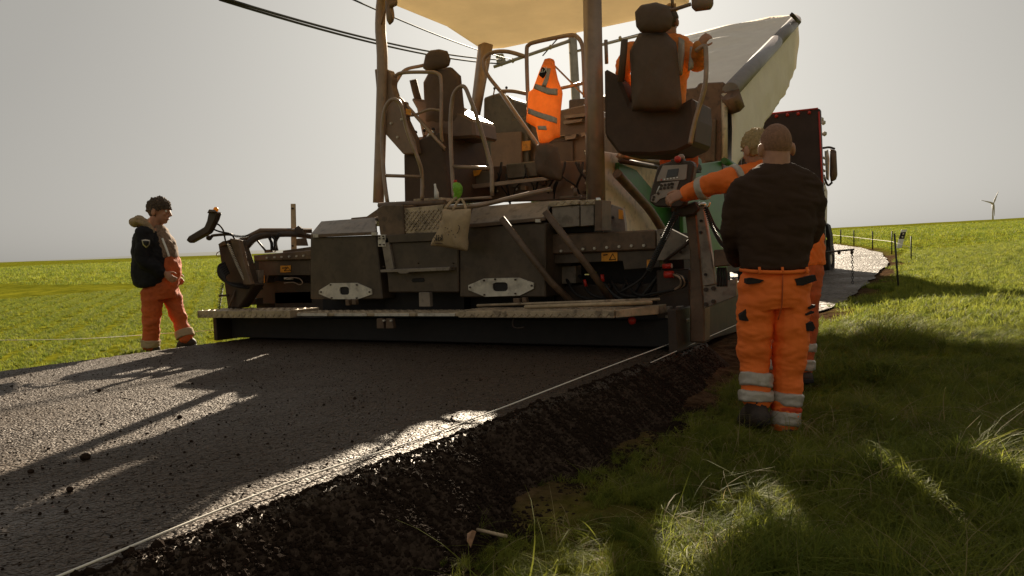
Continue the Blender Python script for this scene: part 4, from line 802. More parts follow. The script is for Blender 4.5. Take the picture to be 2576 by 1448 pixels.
cushion('mirror', [(2088, 374), (2104, 378), (2107, 440), (2103, 452), (2090, 458), (2087, 440)], 22.6, .16, Q['tail'], tk, 40, 5, 0)
cushion('mirror', [(2074, 380), (2083, 375), (2087, 400), (2085, 455), (2078, 450)], 22.7, .1, Q['alu'], tk, 40, 5, 0)
tube('mirror_arm', [R(2070, 372, 22.4), R(2086, 370, 22.6), R(2100, 374, 22.6)], .03, Q['dark'], tk); tube('mirror_arm', [R(2072, 440, 22.4), R(2082, 465, 22.6), R(2094, 458, 22.6)], .03, Q['dark'], tk)
pris('mudguard', [(2074, 560), (2082, 565), (2088, 590), (2090, 640), (2082, 640), (2080, 600), (2070, 580)], 22.0, .5, Q['black'], tk, .01)
xpris('cab_side', [(2066, 430), (2082, 480), (2080, 590), (2068, 590)], cxr - .28, .03, Q['cream'], tk, .01)
tube('shovel_handle', [R(1866, 428, 13.0), R(1868, 408, 13.0), R(1871, 398, 13.0), R(1880, 398, 13.0), R(1881, 408, 13.0), R(1880, 432, 13.0)], .02, Q['dark'], tk)
# ================================================================== PEOPLE
def loftgeo(rings, seg=20):
    V = []; F = []
    c, a, b = rings[0]; V.append(c)
    for c, a, b in rings:
        for k in range(seg): t = 2 * math.pi * k / seg; V.append(c + a * math.cos(t) + b * math.sin(t))
    V.append(rings[-1][0]); n = len(rings)
    for i in range(n - 1):
        for k in range(seg): F.append((1 + i * seg + k, 1 + i * seg + (k + 1) % seg, 1 + (i + 1) * seg + (k + 1) % seg, 1 + (i + 1) * seg + k))
    for k in range(seg): F.append((0, 1 + (k + 1) % seg, 1 + k)); F.append((len(V) - 1, 1 + (n - 1) * seg + k, 1 + (n - 1) * seg + (k + 1) % seg))
    return V, F
def limb(pts, rad, k=4):
    P = crom(pts, k); r = np.interp(np.linspace(0, 1, len(P)), np.linspace(0, 1, len(rad)), rad); d0 = (P[0] - P[1]).normalized(); d1 = (P[-1] - P[-2]).normalized()
    P = [P[0] + d0 * r[0] * .8, P[0] + d0 * r[0] * .45] + P + [P[-1] + d1 * r[-1] * .45, P[-1] + d1 * r[-1] * .8]; r = [r[0] * .45, r[0] * .85] + list(r) + [r[-1] * .85, r[-1] * .45]
    return tubegeo(P, r, 14)
def ellip(c, rx_, ry_, rz_, ax=None):
    bm = bmesh.new(); bmesh.ops.create_icosphere(bm, subdivisions=3, radius=1); X_, Y_, Z_ = ax or (Vector((1, 0, 0)), Vector((0, 1, 0)), Vector((0, 0, 1)))
    V = [c + X_ * v.co.x * rx_ + Y_ * v.co.y * ry_ + Z_ * v.co.z * rz_ for v in bm.verts]; F = [tuple(v.index for v in f.verts) for f in bm.faces]; bm.free(); return V, F
def sculpt(name, geos, vox, m, parent, amp=0., sc=(9, 9, 16), sm=4, fine=0.):
    V = []; F = []
    for v, f in geos: n = len(V); V += [tuple(p) for p in v]; F += [tuple(i + n for i in q) for q in f]
    me = bpy.data.meshes.new(name); me.from_pydata(V, [], F); bm = bmesh.new(); bm.from_mesh(me); bmesh.ops.recalc_face_normals(bm, faces=bm.faces); bm.to_mesh(me); bm.free()
    t = bpy.data.objects.new(name, me); COL.objects.link(t); r = t.modifiers.new('r', 'REMESH'); r.mode = 'VOXEL'; r.voxel_size = vox
    if sm: s = t.modifiers.new('s', 'SMOOTH'); s.factor = .6; s.iterations = sm
    dg = bpy.context.evaluated_depsgraph_get(); dg.update(); me2 = bpy.data.meshes.new_from_object(t.evaluated_get(dg)); bpy.data.objects.remove(t); me2.name = name
    if amp or fine:
        n = len(me2.vertices); co = np.empty(n * 3, np.float32); me2.vertices.foreach_get('co', co); no = np.empty(n * 3, np.float32); me2.vertex_normals.foreach_get('vector', no); co = co.reshape(-1, 3); no = no.reshape(-1, 3)
        d = np.array([noise.noise(Vector((p[0] * sc[0], p[1] * sc[1], p[2] * sc[2]))) * amp + (abs(noise.noise(Vector((p[0] * sc[0] * 2.3 + p[2] * 9, p[1] * sc[1] * 2.3, p[2] * sc[2] * 1.7)))) - .2) * amp * .8 + (noise.noise(Vector(p) * 70) * fine if fine else 0) for p in co.tolist()], np.float32)
        co += no * d[:, None]; me2.vertices.foreach_set('co', co.ravel()); me2.update()
    me2.materials.clear(); return link(name, me2, m, parent, True)
def hand(w, d, pn, side, curl=.5, s=1.):    # wrist, finger direction, palm normal (towards the palm), thumb side
    d = d.normalized(); pn = (pn - pn.dot(d) * d).normalized(); sd = (side - side.dot(d) * d - side.dot(pn) * pn).normalized(); g = []
    k = w + d * .05 * s; g.append(loftgeo([(w - d * .02 * s, sd * .026 * s, pn * .019 * s), (w + d * .01 * s, sd * .030 * s, pn * .018 * s), (w + d * .05 * s, sd * .042 * s, pn * .017 * s), (w + d * .09 * s, sd * .042 * s, pn * .014 * s), (w + d * .098 * s, sd * .036 * s, pn * .010 * s)], 14))
    for i, (o_, ln) in enumerate(((.031, .070), (.011, .080), (-.010, .074), (-.031, .058))):
        b = w + d * .085 * s + sd * o_ * s; a0 = curl * .5; q = [b - d * .02 * s]; p = b; dirn = d + sd * o_ * 2.2
        for f in (.45, .32, .23): p = p + (dirn.normalized() * math.cos(a0) + pn * math.sin(a0)) * ln * f * s; q.append(p); a0 += curl * .75
        g.append(tubegeo([q[0], b] + q[1:], [.010 * s, .0098 * s, .0092 * s, .0084 * s, .0068 * s], 10))
    t0 = w + d * .025 * s + sd * .026 * s; t1 = t0 + (d * .6 + sd * .75 + pn * .25).normalized() * .042 * s; t2 = t1 + (d * .85 + sd * .35 + pn * .35).normalized() * .032 * s; t3 = t2 + (d * .95 + pn * .3).normalized() * .024 * s
    g.append(tubegeo([t0, t1, t2, t3], [.016 * s, .0125 * s, .0105 * s, .0085 * s], 10)); return g
def head(c, f, r_, up, s=1.):
    ax = (r_, f, up); g = [ellip(c + up * .025 * s, .076 * s, .096 * s, .098 * s, ax), ellip(c - up * .045 * s + f * .022 * s, .060 * s, .070 * s, .078 * s, ax), ellip(c - up * .088 * s + f * .060 * s, .030 * s, .026 * s, .024 * s, ax),
        ellip(c + f * .082 * s + up * .028 * s, .052 * s, .020 * s, .014 * s, ax)]
    g.append(tubegeo([c + f * .088 * s + up * .02 * s, c + f * .108 * s - up * .012 * s, c + f * .118 * s - up * .026 * s, c + f * .092 * s - up * .038 * s], [.009 * s, .012 * s, .015 * s, .013 * s], 8))
    for q in (-1, 1):
        g.append(ellip(c + r_ * q * .084 * s - up * .012 * s - f * .008 * s, .013 * s, .022 * s, .036 * s, ax)); g.append(ellip(c + r_ * q * .034 * s + f * .070 * s - up * .022 * s, .022 * s, .018 * s, .018 * s, ax))
    g.append(ellip(c + f * .088 * s - up * .058 * s, .024 * s, .010 * s, .006 * s, ax)); g.append(ellip(c + f * .086 * s - up * .070 * s, .021 * s, .011 * s, .007 * s, ax)); return g
def face(c, f, r_, up, par, s=1.):
    for q in (-1, 1):
        ball('eye', c + r_ * q * .032 * s + f * .083 * s + up * .006 * s, .0115 * s, Q['white'], par, 2); ball('iris', c + r_ * q * .032 * s + f * .0925 * s + up * .006 * s, .0045 * s, Q['pocket'], par, 1)
        tube('eyebrow', [c + r_ * q * .016 * s + f * .100 * s + up * .026 * s, c + r_ * q * .034 * s + f * .098 * s + up * .032 * s, c + r_ * q * .052 * s + f * .086 * s + up * .026 * s], .0045 * s, Q['hairg'], par)
    tube('lips', [c - r_ * .020 * s + f * .094 * s - up * .064 * s, c + f * .100 * s - up * .063 * s, c + r_ * .020 * s + f * .094 * s - up * .064 * s], .0038 * s, MT['lip'], par)
MT['lip'] = mat('lip_skin', (.30, .11, .08), .5)
def hairmesh(c, f, r_, up, m, par, s=1., th=.008, low=-.02, fr=.35, amp=.006, vox=.006):   # cap of hair that leaves the face and ears free
    bm = bmesh.new(); bmesh.ops.create_icosphere(bm, subdivisions=5, radius=1); keep = []
    for v in bm.verts:
        x, y, z = v.co; lim = low if y < -.1 else low + (y + .1) * fr * .25 + (.035 if y > .2 else .0)
        v.co = Vector((x, y, z))
    dele = [v for v in bm.verts if (v.co.z * .098 + .025 < (low if v.co.y < .05 else low + .055 + max(0, v.co.y - .05) * fr * .16)) ]
    bmesh.ops.delete(bm, geom=dele, context='VERTS')
    for v in bm.verts:
        x, y, z = v.co; n_ = noise.noise(Vector((x, y, z)) * 9 + c) * amp + abs(noise.noise(Vector((x, y, z)) * 22 + c)) * amp; k = th + n_
        e_ = .3 if z < -.35 else 1
        v.co = c + r_ * x * (.076 * s + k * e_) + f * y * (.096 * s + k * e_) + up * (z * (.098 * s + k) + .025 * s)
    me = bpy.data.meshes.new('hair'); bm.to_mesh(me); bm.free(); o = link('hair', me, m, par, True); q = o.modifiers.new('thickness', 'SOLIDIFY'); q.thickness = .008; q.offset = -1; return o
def boot(ankle, toe, par, s=1.):
    a = Vector(ankle); t = Vector(toe); d = (t - a); d.z = 0; d.normalize(); sd = d.cross(Vector((0, 0, 1))); z0 = min(a.z, t.z); h = a - d * .045 * s
    g = [limb([a + Vector((0, 0, .055)), a + Vector((0, 0, .03)), a - Vector((0, 0, .02))], [.060 * s, .058 * s, .056 * s]), limb([h - Vector((0, 0, .05)), a * .5 + t * .5 + Vector((0, 0, .0)), t], [.050 * s, .052 * s, .050 * s])]
    o = sculpt('boot', g, .009, Q['boot'], par, .004, (20, 20, 20), 3)
    hh = h - Vector((0, 0, .085)); tt = t - Vector((0, 0, .045)); P0 = [hh - d * .045 + sd * .038, hh - d * .045 - sd * .038, hh.lerp(tt, .6) - sd * .046, tt + d * .045 - sd * .030, tt + d * .045 + sd * .030, hh.lerp(tt, .6) + sd * .046]
    solid('sole', P0, [p + Vector((0, 0, .03)) for p in P0], Q['black'], o, .005); return o
def person(name, loc, label, cat='person'): return tag(empty('person', loc), label, cat)
ZU = Vector((0, 0, 1)); cr = Vector(MW[:, 0]); cr.z = 0; cr.normalize(); cf = Vector(-MW[:, 2]); cf.z = 0; cf.normalize()
def ringpx(rows, d, fwd):            # clothing cross sections measured at depth d: (v, uL, uR, half depth[, depth shift])
    out = []
    for q in rows:
        v, a, b, h = q[:4]; sh = q[4] if len(q) > 4 else 0; c = D((a + b) / 2, v, d) + cf * sh; out.append((c, cr * (b - a) / 2 * d / FP, cf * h))
    return out
# ---------------- man in the dark sweater, back view
d = 4.6; px = d / FP; J = lambda u, v, s=0.: D(u, v, d) + cf * s
F_ = person('person', (-1.03, 4.72, -.31), 'broad man seen from behind, dark sweater and orange trousers, walking on the verge')
hc = J(1955, 370, .02)
body = head(hc, cf, cr, ZU, 1.16) + [limb([hc - ZU * .02 - cf * .01, J(1953, 412, 0), J(1952, 450, 0)], [.078, .080, .088]), loftgeo(ringpx([(430, 1890, 2010, .07), (470, 1860, 2045, .09), (560, 1870, 2030, .10), (690, 1872, 2022, .10), (745, 1870, 2024, .10)], d, 0))]
ws, we = [], []
for (sh, el, wr, sg) in (((1868, 474), (1848, 585), (1885, 655), -1), ((2038, 470), (2052, 578), (2008, 652), 1)):
    a, b, c = J(*sh), J(*el, .06), J(*wr, .27); body.append(limb([a, b, c], [.05, .042, .03])); body += hand(c, (J(1945, 668, .30) - c), -ZU * .2 - cf, ZU, .7, 1.05); ws.append((a, b, c))
for pts in (((1898, 745), (1898, 930), (1900, 1040)), ((1992, 745), (1985, 930), (1972, 1060))): body.append(limb([J(*q) for q in pts], [.085, .055, .045]))
sculpt('body', body, .0065, Q['skin'], F_, 0, sm=3)
hairmesh(hc, cf, cr, ZU, Q['hairs'], F_, 1.16, .0012, -.068, .3, .0006); face(hc, cf, cr, ZU, F_, 1.16)
sw = ringpx([(408, 1925, 1985, .075, .01), (416, 1908, 2004, .09), (428, 1884, 2026, .10), (446, 1858, 2050, .115), (470, 1842, 2064, .128), (510, 1838, 2066, .136), (570, 1846, 2056, .142), (620, 1856, 2040, .138), (662, 1860, 2034, .130), (678, 1862, 2028, .120)], d, 0)
sculpt('sweater', [loftgeo(sw)] + [limb([a + ZU * .012, (a + b) / 2 + (cr * -.012 if i == 0 else cr * .012), b, (b + c) / 2, c], [.078, .078, .070, .060, .050]) for i, (a, b, c) in enumerate(ws)], .009, Q['sweater'], F_, .016, (4, 4, 12), 4)
tr = [loftgeo(ringpx([(676, 1868, 2026, .12), (690, 1862, 2034, .128), (720, 1856, 2038, .138), (752, 1855, 2038, .140), (775, 1860, 2034, .125)], d, 0))]
Lg = [J(1899, 750), J(1898, 850, .01), J(1900, 915, .02), J(1902, 960, .0), J(1900, 1003, -.02)]; Rg = [J(1992, 750), J(1990, 850), J(1986, 920, .02), J(1980, 1000, .0), J(1974, 1066, -.01)]
tr += [limb(Lg, [.104, .102, .092, .084, .086]), limb(Rg, [.108, .106, .096, .086, .082])]
sculpt('trousers', tr, .008, Q['orange'], F_, .015, (5, 5, 15), 2)
def legband(a, b, ra, rb, par, m=None, amp=.004):
    return sculpt('reflective_band', [tubegeo([Vector(a), Vector(a).lerp(Vector(b), .33), Vector(a).lerp(Vector(b), .66), Vector(b)], [ra, ra * .5 + rb * .5, ra * .4 + rb * .6, rb], 22)], .010, m or Q['refl'], par, amp * 2.2, (12, 12, 30), 1)
legband(J(1903, 938, .0), J(1900, 970, -.01), .098, .096, F_); legband(J(1899, 981, -.015), J(1898, 1008, -.02), .099, .103, F_)
legband(J(1982, 986, .0), J(1979, 1018, .0), .094, .092, F_); legband(J(1976, 1034, .0), J(1973, 1070, -.01), .091, .090, F_)
legband(J(1978, 1020, .0), J(1976, 1034, .0), .089, .088, F_, mat('red_orange_band', (.75, .07, .015), .8))
tube('waistband', [J(1866, 678, .02), J(1880, 682, -.10), J(1948, 684, -.135), J(2012, 681, -.10), J(2026, 676, .02)], .012, Q['orange'], F_)
for u in (1892, 1948, 2008): tube('belt_loop', [J(u, 671, -.135), J(u, 688, -.142)], .008, Q['orange'], F_, False)
def patch(px_, sh, m=Q['pocket'], name='pocket'):
    c = [J(u, v, sh) for u, v in px_]; return obj(name, [p for p in c] + [p + cf * .05 for p in c], [tuple(range(len(c)))] + [tuple(range(2 * len(c) - 1, len(c) - 1, -1))] + [(i, (i + 1) % len(c), len(c) + (i + 1) % len(c), len(c) + i) for i in range(len(c))], m, F_)
patch([(1862, 699), (1875, 697), (1905, 703), (1893, 710), (1868, 713), (1862, 710)], -.128); patch([(1980, 700), (2030, 690), (2034, 704), (2000, 716), (1986, 716)], -.126)
patch([(1854, 790), (1866, 775), (1874, 782), (1874, 805), (1856, 803)], -.075); patch([(2012, 810), (2030, 806), (2037, 822), (2030, 830), (2014, 828)], -.09)
patch([(2012, 786), (2033, 780), (2034, 784), (2013, 791)], -.09); patch([(2018, 770), (2037, 764), (2037, 770), (2024, 776)], -.085)
tube('trouser_seam', [J(1948, 690, -.142), J(1946, 760, -.142), J(1943, 800, -.10)], .004, Q['orange2'], F_)
boot(J(1899, 1022, -.03), J(1893, 1072, .12), F_, 1.22); boot(J(1972, 1062, -.0), J(1976, 1050, .17) - ZU * .08, F_, 1.1)
# ---------------- man in orange jacket reaching to the console
d = 5.6; J = lambda u, v, s=0.: D(u, v, d) + cf * s
O_ = person('person', (-1.02, 5.9, -.16), 'blond man in orange hi-vis jacket and trousers, his left hand reaching to the screed console')
hc = J(1905, 376, 0); hf = (cf - cr * .35 - ZU * .25).normalized(); hr_ = hf.cross(ZU).normalized(); hu_ = hr_.cross(hf)
body = head(hc, hf, hr_, hu_, 1.18) + [limb([hc - ZU * .03, J(1915, 415), J(1930, 450)], [.07, .065, .08]), loftgeo(ringpx([(440, 1890, 1990, .07), (520, 1920, 2030, .09), (640, 1960, 2060, .09), (690, 1965, 2062, .09)], d, 0))]
a, b, c = J(1888, 436), J(1802, 462, -.06), D(1714, 490, 5.83) - cf * .10; body.append(limb([a, b, c], [.05, .042, .030]))
body += hand(D(1712, 489, 5.83) - cf * .13, (D(1668, 505, 5.83) - cf * .12) - (D(1712, 489, 5.83) - cf * .13), cf * .7 - ZU * .7, ZU * .6 + cf * .5 - cr * .1, .95, 1.12)
a2, b2, c2 = J(1985, 440), J(2040, 520, .12), J(1990, 560, .35); body.append(limb([a2, b2, c2], [.05, .042, .03])); body += hand(c2, cf - cr * .5, -ZU, -cr, .6)
for pts in (((2032, 640), (2030, 790), (2026, 925)), ((1975, 650), (1962, 800), (1955, 930))): body.append(limb([J(*q) for q in pts], [.08, .055, .045]))
sculpt('body', body, .006, Q['skin'], O_, 0, sm=3)
hairmesh(hc, hf, hr_, hu_, Q['hairb'], O_, 1.18, .010, -.045, .3, .010); face(hc, hf, hr_, hu_, O_, 1.18)
jk = ringpx([(404, 1893, 1940, .075), (416, 1880, 1972, .09), (440, 1874, 1996, .11), (480, 1890, 2008, .12), (540, 1920, 2050, .125), (600, 1945, 2072, .125), (640, 1955, 2074, .12), (668, 1958, 2076, .115)], d, 0)
sculpt('jacket', [loftgeo(jk), limb([a, a.lerp(b, .5), b, b.lerp(c, .5), c + (b - c) * .03], [.082, .085, .085, .076, .062]), limb([a2, b2, c2], [.08, .07, .055])], .010, Q['orange'], O_, .014, (8, 8, 11), 4)
legband(b.lerp(c, .36), b.lerp(c, .56), .092, .088, O_, amp=.001)
legband(a.lerp(b, .38), a.lerp(b, .55), .100, .100, O_, amp=.001)
sculpt('trousers', [loftgeo(ringpx([(655, 1962, 2068, .11), (690, 1962, 2070, .12), (720, 1960, 2066, .12)], d, 0)), limb([J(2026, 690), J(2024, 800), J(2020, 925)], [.115, .095, .075]), limb([J(1982, 690), J(1966, 800), J(1958, 925)], [.11, .095, .075])], .011, Q['orange2'], O_, .012, (6, 6, 13), 3)
legband(J(2022, 862), J(2021, 884), .092, .090, O_); legband(J(2021, 904), J(2020, 930), .089, .086, O_); legband(J(1962, 862), J(1961, 884), .092, .090, O_); legband(J(1960, 904), J(1958, 930), .089, .086, O_)
boot(J(2021, 930), J(2018, 926, .17) - ZU * .04, O_); boot(J(1958, 930), J(1955, 926, .17) - ZU * .04, O_)
# ---------------- man at the left, side view, facing right
d = 8.86; J = lambda u, v, s=0.: D(u, v, d) + cf * s
L_ = person('person', (-8.1, 5.5, -.09), 'man in black jacket with cream hood and orange trousers, standing in profile by the field')
hc = J(399, 531); lf = (cr - ZU * .12).normalized(); lr = -cf; lu = lr.cross(lf)
lr = lf.cross(ZU).normalized(); lu = lr.cross(lf)
body = head(hc, lf, lr, lu, 1.25) + [limb([hc - ZU * .05 - lf * .01, J(388, 566), J(382, 590)], [.075, .075, .09])]
def ringL(rows, sd_=0.): return [(D((a + b) / 2, v, d) + cf * (q[4] if len(q) > 4 else 0), cr * (b - a) / 2 * d / FP, cf * h) for q in rows for v, a, b, h in [q[:4]]]
body.append(loftgeo(ringL([(575, 362, 410, .14), (620, 355, 430, .16), (690, 355, 432, .16), (720, 362, 430, .15)])))
a, b, c = J(384, 588, -.19), J(388, 655, -.24), J(432, 686, -.19); body.append(limb([a, b, c], [.055, .045, .032])); body += hand(c, cr * .7 - ZU * .6, cf, cr + ZU, .5)
a2, b2, c2 = J(388, 588, .17), J(390, 655, .21), J(424, 692, .16); body.append(limb([a2, b2, c2], [.055, .045, .032])); body += hand(c2, cr * .6 - ZU * .7, -cf, cr + ZU, .5)
for pts in (((391, 730, -.08), (390, 790, -.08), (385, 865, -.06)), ((424, 735, .08), (437, 785, .08), (456, 848, .065))): body.append(limb([J(*q) for q in pts], [.085, .055, .045]))
sculpt('body', body, .0075, Q['skin'], L_, 0, sm=2)
hairmesh(hc, lf, lr, lu, Q['hairg'], L_, 1.25, .010, -.06, .2, .022); face(hc, lf, lr, lu, L_, 1.25)
sculpt('jacket', [loftgeo(ringL([(572, 352, 398, .15), (585, 342, 412, .20), (610, 337, 426, .235), (650, 334, 438, .24), (690, 334, 442, .24), (712, 340, 440, .235), (720, 346, 432, .22)])), limb([a - cf * .01, a.lerp(b, .5) - cf * .01, b, b.lerp(c, .5), c - cr * .04], [.095, .095, .088, .08, .068]), limb([a2, b2, c2 - cr * .04], [.095, .085, .065])], .012, Q['jacket'], L_, .018, (6, 6, 9), 3)
sculpt('hood', [limb([J(352, 562, -.12), J(349, 559, 0), J(355, 560, .12)], [.045, .055, .045]), limb([J(350, 560, -.14), J(370, 556, -.17), J(388, 570, -.16), J(402, 595, -.12), J(416, 625, -.10)], [.05, .055, .04, .024, .018]), limb([J(350, 560, .14), J(378, 558, .15), J(400, 590, .12), J(420, 625, .10)], [.05, .05, .04, .03])], .010, Q['fleece'], L_, .012, (22, 22, 22), 1)
sculpt('shirt', [loftgeo(ringL([(566, 390, 412, .08), (585, 388, 424, .12), (610, 390, 440, .15), (635, 395, 446, .16), (650, 395, 447, .15)]))], .012, Q['shirt'], L_, .012, (12, 12, 14), 2)
sculpt('trousers', [loftgeo(ringL([(642, 418, 444, .12), (655, 414, 449, .15), (680, 408, 452, .18), (705, 368, 448, .19), (735, 366, 446, .19), (752, 370, 444, .17)])), limb([J(391, 735, -.08), J(390, 790, -.08), J(388, 830, -.07), J(385, 868, -.06)], [.122, .108, .090, .088]), limb([J(422, 735, .08), J(436, 782, .08), J(448, 815, .08), J(462, 852, .06)], [.110, .095, .082, .082])], .011, Q['orange2'], L_, .016, (7, 7, 12), 2)
legband(J(386, 853, -.065), J(385, 872, -.06), .104, .100, L_, Q['tote']); legband(J(454, 832, .08), J(461, 850, .065), .104, .108, L_, Q['tote'], .001)
tube('brace', [J(421, 600, -.13), J(432, 625, -.14), J(438, 645, -.13)], .012, Q['white'], L_)
bd = cushion('sleeve_badge', [(356, 603), (366, 602), (378, 604), (377, 615), (368, 624), (359, 616)], (J(368, 612, -.335)).y, .01, Q['refl'], L_, 30, 3, 0); 
bd2 = cushion('badge_field', [(359, 606), (366, 605), (375, 606), (374, 614), (368, 620), (361, 614)], (J(368, 612, -.345)).y, .01, Q['jacket'], L_, 30, 3, 0)
boot(J(385, 868, -.06) - ZU * .02, J(398, 876, -.06) , L_, 1.1); boot(J(461, 856, .06), J(478, 864, .06), L_, 1.1)
# ---------------- operator
Y0 = 7.05; J = lambda u, v, s=0.: R(u, v, Y0) + Vector((0, 1, 0)) * s
P_ = person('person', R(1650, 260, Y0), 'paver operator in orange hi-vis jacket sitting in the right hand seat, back to the camera'); XA = Vector((1, 0, 0)); YA = Vector((0, 1, 0))
hc = J(1668, 50, .12); kx = (R(1700, 100, Y0) - R(1600, 100, Y0)).x / 100
body = head(hc, YA, XA, ZU, 1.2) + [limb([hc - ZU * .05, J(1660, 95, .1), J(1655, 115, .1)], [.07, .065, .09])]
def ringP(rows): return [(J((a + b) / 2, v, sh), XA * (b - a) / 2 * kx, YA * h) for v, a, b, h, sh in rows]
body.append(loftgeo(ringP([(110, 1600, 1720, .08, .12), (200, 1600, 1700, .1, .12), (290, 1590, 1710, .12, .14)])))
a, b, c = J(1708, 112, .1), J(1752, 152, .05), J(1772, 124, -.18); body.append(limb([a, b, c], [.05, .045, .032])); body += hand(c, (ZU * .5 + XA * .6), YA, XA - ZU, 1.0)
a2, b2, c2 = J(1585, 118, .1), J(1556, 180, .1), J(1575, 230, .38); body.append(limb([a2, b2, c2], [.05, .045, .032])); body += hand(c2, YA, -ZU, XA, .8)
for q in (1620, 1680): body.append(limb([J(q, 285, .15), J(q, 275, .6), J(q, 400, .65)], [.09, .07, .05]))
sculpt('body', body, .009, Q['skin'], P_, 0, sm=2); hairmesh(hc, YA, XA, ZU, Q['hairg'], P_, 1.2, .010, -.04, .3, .006); face(hc, YA, XA, ZU, P_, 1.2)
sculpt('jacket', [loftgeo(ringP([(84, 1622, 1700, .08, .12), (98, 1590, 1722, .11, .12), (125, 1578, 1732, .13, .12), (180, 1580, 1724, .14, .12), (240, 1585, 1712, .15, .12), (290, 1585, 1712, .16, .14)])), limb([a, b, c], [.095, .095, .05]), limb([a2, b2, c2], [.09, .08, .055])], .012, Q['vest'], P_, .014, (8, 8, 11), 3)
sculpt('trousers', [loftgeo(ringP([(268, 1588, 1712, .15, .14), (300, 1585, 1715, .17, .16)])), limb([J(1620, 288, .15), J(1618, 278, .62), J(1618, 400, .66)], [.11, .09, .07]), limb([J(1682, 288, .15), J(1684, 278, .62), J(1684, 400, .66)], [.11, .09, .07])], .014, Q['orange2'], P_, .010, (8, 8, 11), 2)
cushion('reflective_band', [(1707, 92), (1722, 100), (1722, 140), (1716, 190), (1706, 190), (1704, 140)], Y0 - .015, .02, Q['refl'], P_, 40, 3, 0)
cushion('reflective_band', [(1736, 116), (1752, 118), (1744, 172), (1730, 180)], Y0 - .06, .02, Q['refl'], P_, 40, 3, 0)
boot(J(1618, 400, .66), J(1618, 405, .86), P_); boot(J(1684, 400, .66), J(1684, 405, .86), P_)

# ================================================================== SMALL THINGS
def at(x, y): return float(T(x, y))
st = crom([G(120, 1460, .022), Vector((-2.105, 1.9, .020)), Vector((-2.11, 2.6, .006)), Vector((-2.11, 3.3, .012)), Vector((-2.10, 5.0, .04)), Vector((-2.075, 7.6, .07))], 6)
tag(tube('guide_string', st, .0036, Q['string'], None, False, 6), 'white guide string stretched along the right edge of the fresh asphalt', 'string')
tag(tube('guide_string', [(-1.99, 5.2, .0), (-1.98, 6.3, .03), (-1.97, 7.6, .06)], .003, Q['string'], None, False, 6), 'short second cord beside the end gate of the screed, just behind the walking man', 'string')
tag(tube('boundary_cord', [D(-60, 856, 7.2), D(200, 852, 8.0), D(420, 838, 9.2), D(600, 826, 9.6)], .003, Q['string'], None, True, 5), 'thin cord running low across the green crop at the left', 'cord')
# marker posts
def stake(pts, r, name, lab, cat, grp=None, m='post'): return tag(tube(name, pts, r, Q[m], None, False, 8), lab, cat, grp)
def foot(u, v):       # ground point under a pixel
    r = ray(u, v); lo, hi = 3., 90.
    for t in np.linspace(3, 120, 2400):
        p = CC + r * t / FP
        if p[2] < T(p[0], p[1]): return Vector(p), t
    return Vector(CC + r * 60 / FP), 60.
labs = ['black fence post nearest the truck, farthest along the fence', 'black fence post second from the truck', 'black fence post in the middle of the row, beyond the road bend', 'black fence post just left of the white reflector post', 'black fence post right of the white reflector post']
tops = []
for (ut, vt, ub, vb), l in zip(((2115, 577, 2115, 612), (2148, 579, 2148, 617), (2195, 581, 2195, 627), (2244, 581, 2243, 639), (2292, 594, 2292, 657)), labs):
    p, t = foot(ub, vb); q = D(ut, vt, t); tops.append((p, q)); stake([p - Vector((0, 0, .1)), q], .018 * t / 22, 'fence_post', l, 'fence post', 'electric fence posts along the far verge')
for h in (.55,):
    P = [p.lerp(q, h) for p, q in tops]; P = [P[0] + (P[0] - P[1])] + P; tag(tube('fence_tape', P, .007, Q['string'], None, False, 5), 'pale fence tape strung between the black posts of the far verge', 'fence tape')
p, t = foot(2261, 726); stake([p - Vector((0, 0, .1)), D(2250, 587, t)], .017 * t / 14, 'marking_stake', 'tall black leaning stake at the grass edge right of the hanging chain', 'stake')
p, t = foot(2262, 624); q = D(2275, 577, t); dl = tag(empty('delineator_post', p), 'white leaning roadside reflector post with a black band', 'delineator post')
u_ = (q - p); wv = cr * .10 * t / 30; bv_ = cf * .05
def dseg(name, a, b, m, k=1.): A, B = p + u_ * a, p + u_ * b; return solid(name, [A - wv * k, A + wv * k, A + wv * k + bv_, A - wv * k + bv_], [B - wv * k, B + wv * k, B + wv * k + bv_, B - wv * k + bv_], m, dl, .004)
dseg('post_body', -.05, .50, Q['white']); dseg('black_band', .50, .86, Q['pocket'], 1.02); dseg('post_body', .86, 1.0, Q['white'])
for a in (.60, .76): ball('reflector', p + u_ * a - cf * .01, (.05, .03, .05), Q['alu'], dl, 1)
# utility pole, crossarm, cables
pd = 25.; pb = D(1437, 700, pd); pole = tag(empty('utility_pole', (pb.x, pb.y, 0)), 'grey concrete utility pole seen behind the paver platform', 'utility pole')
pt = D(1436, 20, pd); sqbar('pole_shaft', Vector((pt.x + .15, pt.y, -.1)), pt, .19, Q['concrete'], pole, .15)
sqbar('crossarm', D(1242, 168, pd - .6), D(1445, 98, pd), .05, Q['concrete'], pole, .06); sqbar('crossarm', D(1433, 133, pd), D(1620, 86, pd + 1), .04, Q['concrete'], pole)
pris('pole_tag', [(1246, 135), (1264, 134), (1270, 150), (1272, 158), (1250, 163)], pb.y - .5, .06, Q['concrete'], pole)
for u, v in ((1262, 160), (1290, 152), (1385, 118), (1470, 118), (1560, 96)): ball('insulator', D(u, v, pd - .3), (.06, .06, .09), Q['wood'], pole, 1)
tube('stay_rod', [D(1365, 140, pd), D(1400, 100, pd), D(1420, 80, pd)], .02, Q['dark'], pole)
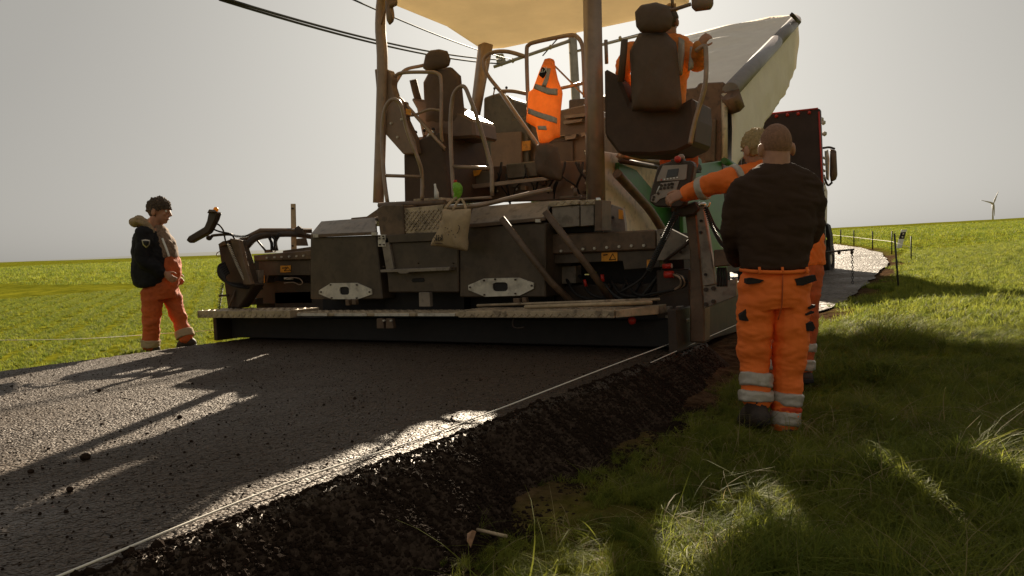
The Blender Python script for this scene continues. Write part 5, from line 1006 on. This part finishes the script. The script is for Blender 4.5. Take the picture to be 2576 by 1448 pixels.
for k, (a, b, l) in enumerate((((560, -6), (1262, 150), 'upper cable of the close pair of black overhead lines'), ((552, -2), (1262, 160), 'lower cable of the close pair of black overhead lines'), ((870, -10), (1290, 150), 'single overhead line passing above the left canopy post'))):
    A, B = D(*a, 11.5), D(*b, pd - .3); P = []
    for i in range(21): f = i / 20; P.append(A.lerp(B, f) - Vector((0, 0, .32 * 4 * f * (1 - f) * (.6 if k < 2 else .3))))
    tag(tube('overhead_cable', P, .022 if k < 2 else .014, Q['wire'], None, False, 6), l, 'cable')
for l, a, b in (('overhead line right of the utility pole under the canopy', (1445, 128), (1640, 76)), ): tag(tube('overhead_cable', [D(*a, pd), D(*b, pd + 2)], .02, Q['wire'], None, False, 6), l, 'cable')
# wind turbine
td = 1900.; hb = D(2497, 511, td); wt = tag(empty('wind_turbine', (hb.x, hb.y, 20)), 'distant three bladed wind turbine on the right horizon', 'wind turbine')
tube('tower', [D(2498, 562, td), hb], [2.0, 1.2], Q['turb'], wt, False, 12); ball('nacelle', hb + cf * 2, (3.2, 3.2, 2.4), Q['turb'], wt)
for u, v in ((2468, 503), (2512, 479), (2502, 543)):
    tip = D(u, v, td - 4); c_ = hb - cf * 4; m1 = c_.lerp(tip, .22) ; V, F = tubegeo([c_, c_.lerp(tip, .08), m1, c_.lerp(tip, .6), tip], [1.1, 1.3, 2.0, 1.2, .35], 8); obj('blade', V, F, Q['turb'], wt, True)
# debris on the ground
a = Vector(G(1195, 1331, -.26)); b = Vector(G(1275, 1349, -.27)); tag(tube('twig', [a, b], .007, Q['wood'], None, False, 6), 'pale straight twig lying at the foot of the asphalt edge', 'twig')
c = G(1190, 1352, -.27); lf_ = obj('dry_leaf', [c + Vector(q) for q in ((0, 0, .03), (.03, -.02, .035), (.05, -.09, .0), (.02, -.07, .015), (-.005, -.03, .025))], [(0, 1, 3, 4), (1, 2, 3)], Q['leaf']); tag(lf_, 'curled brown leaf beside the pale twig', 'leaf')
for k, (u, v, s, l) in enumerate(((215, 1156, .020, 'largest black clod, lying alone on the sunlit asphalt at the left'), (250, 985, .014, 'small black clod on the sunlit asphalt nearest the standing man'), (322, 1394, .017, 'black clod left of the string near the bottom edge'), (452, 1052, .013, 'black clod just above the long shadow band on the asphalt'), (176, 1235, .012, 'small clod inside the dark shadow streak at the far left'), (78, 1190, .012, 'small black clod nearest the left edge of the picture'))):
    if s:
        o = ball('asphalt_clod', (0, 0, 0), (s * 1.3, s, s * .9), A_crumb, None, 2); o.location = Vector(G(u, v)) + Vector((0, 0, s * .6)); tag(o, l, 'asphalt clod')
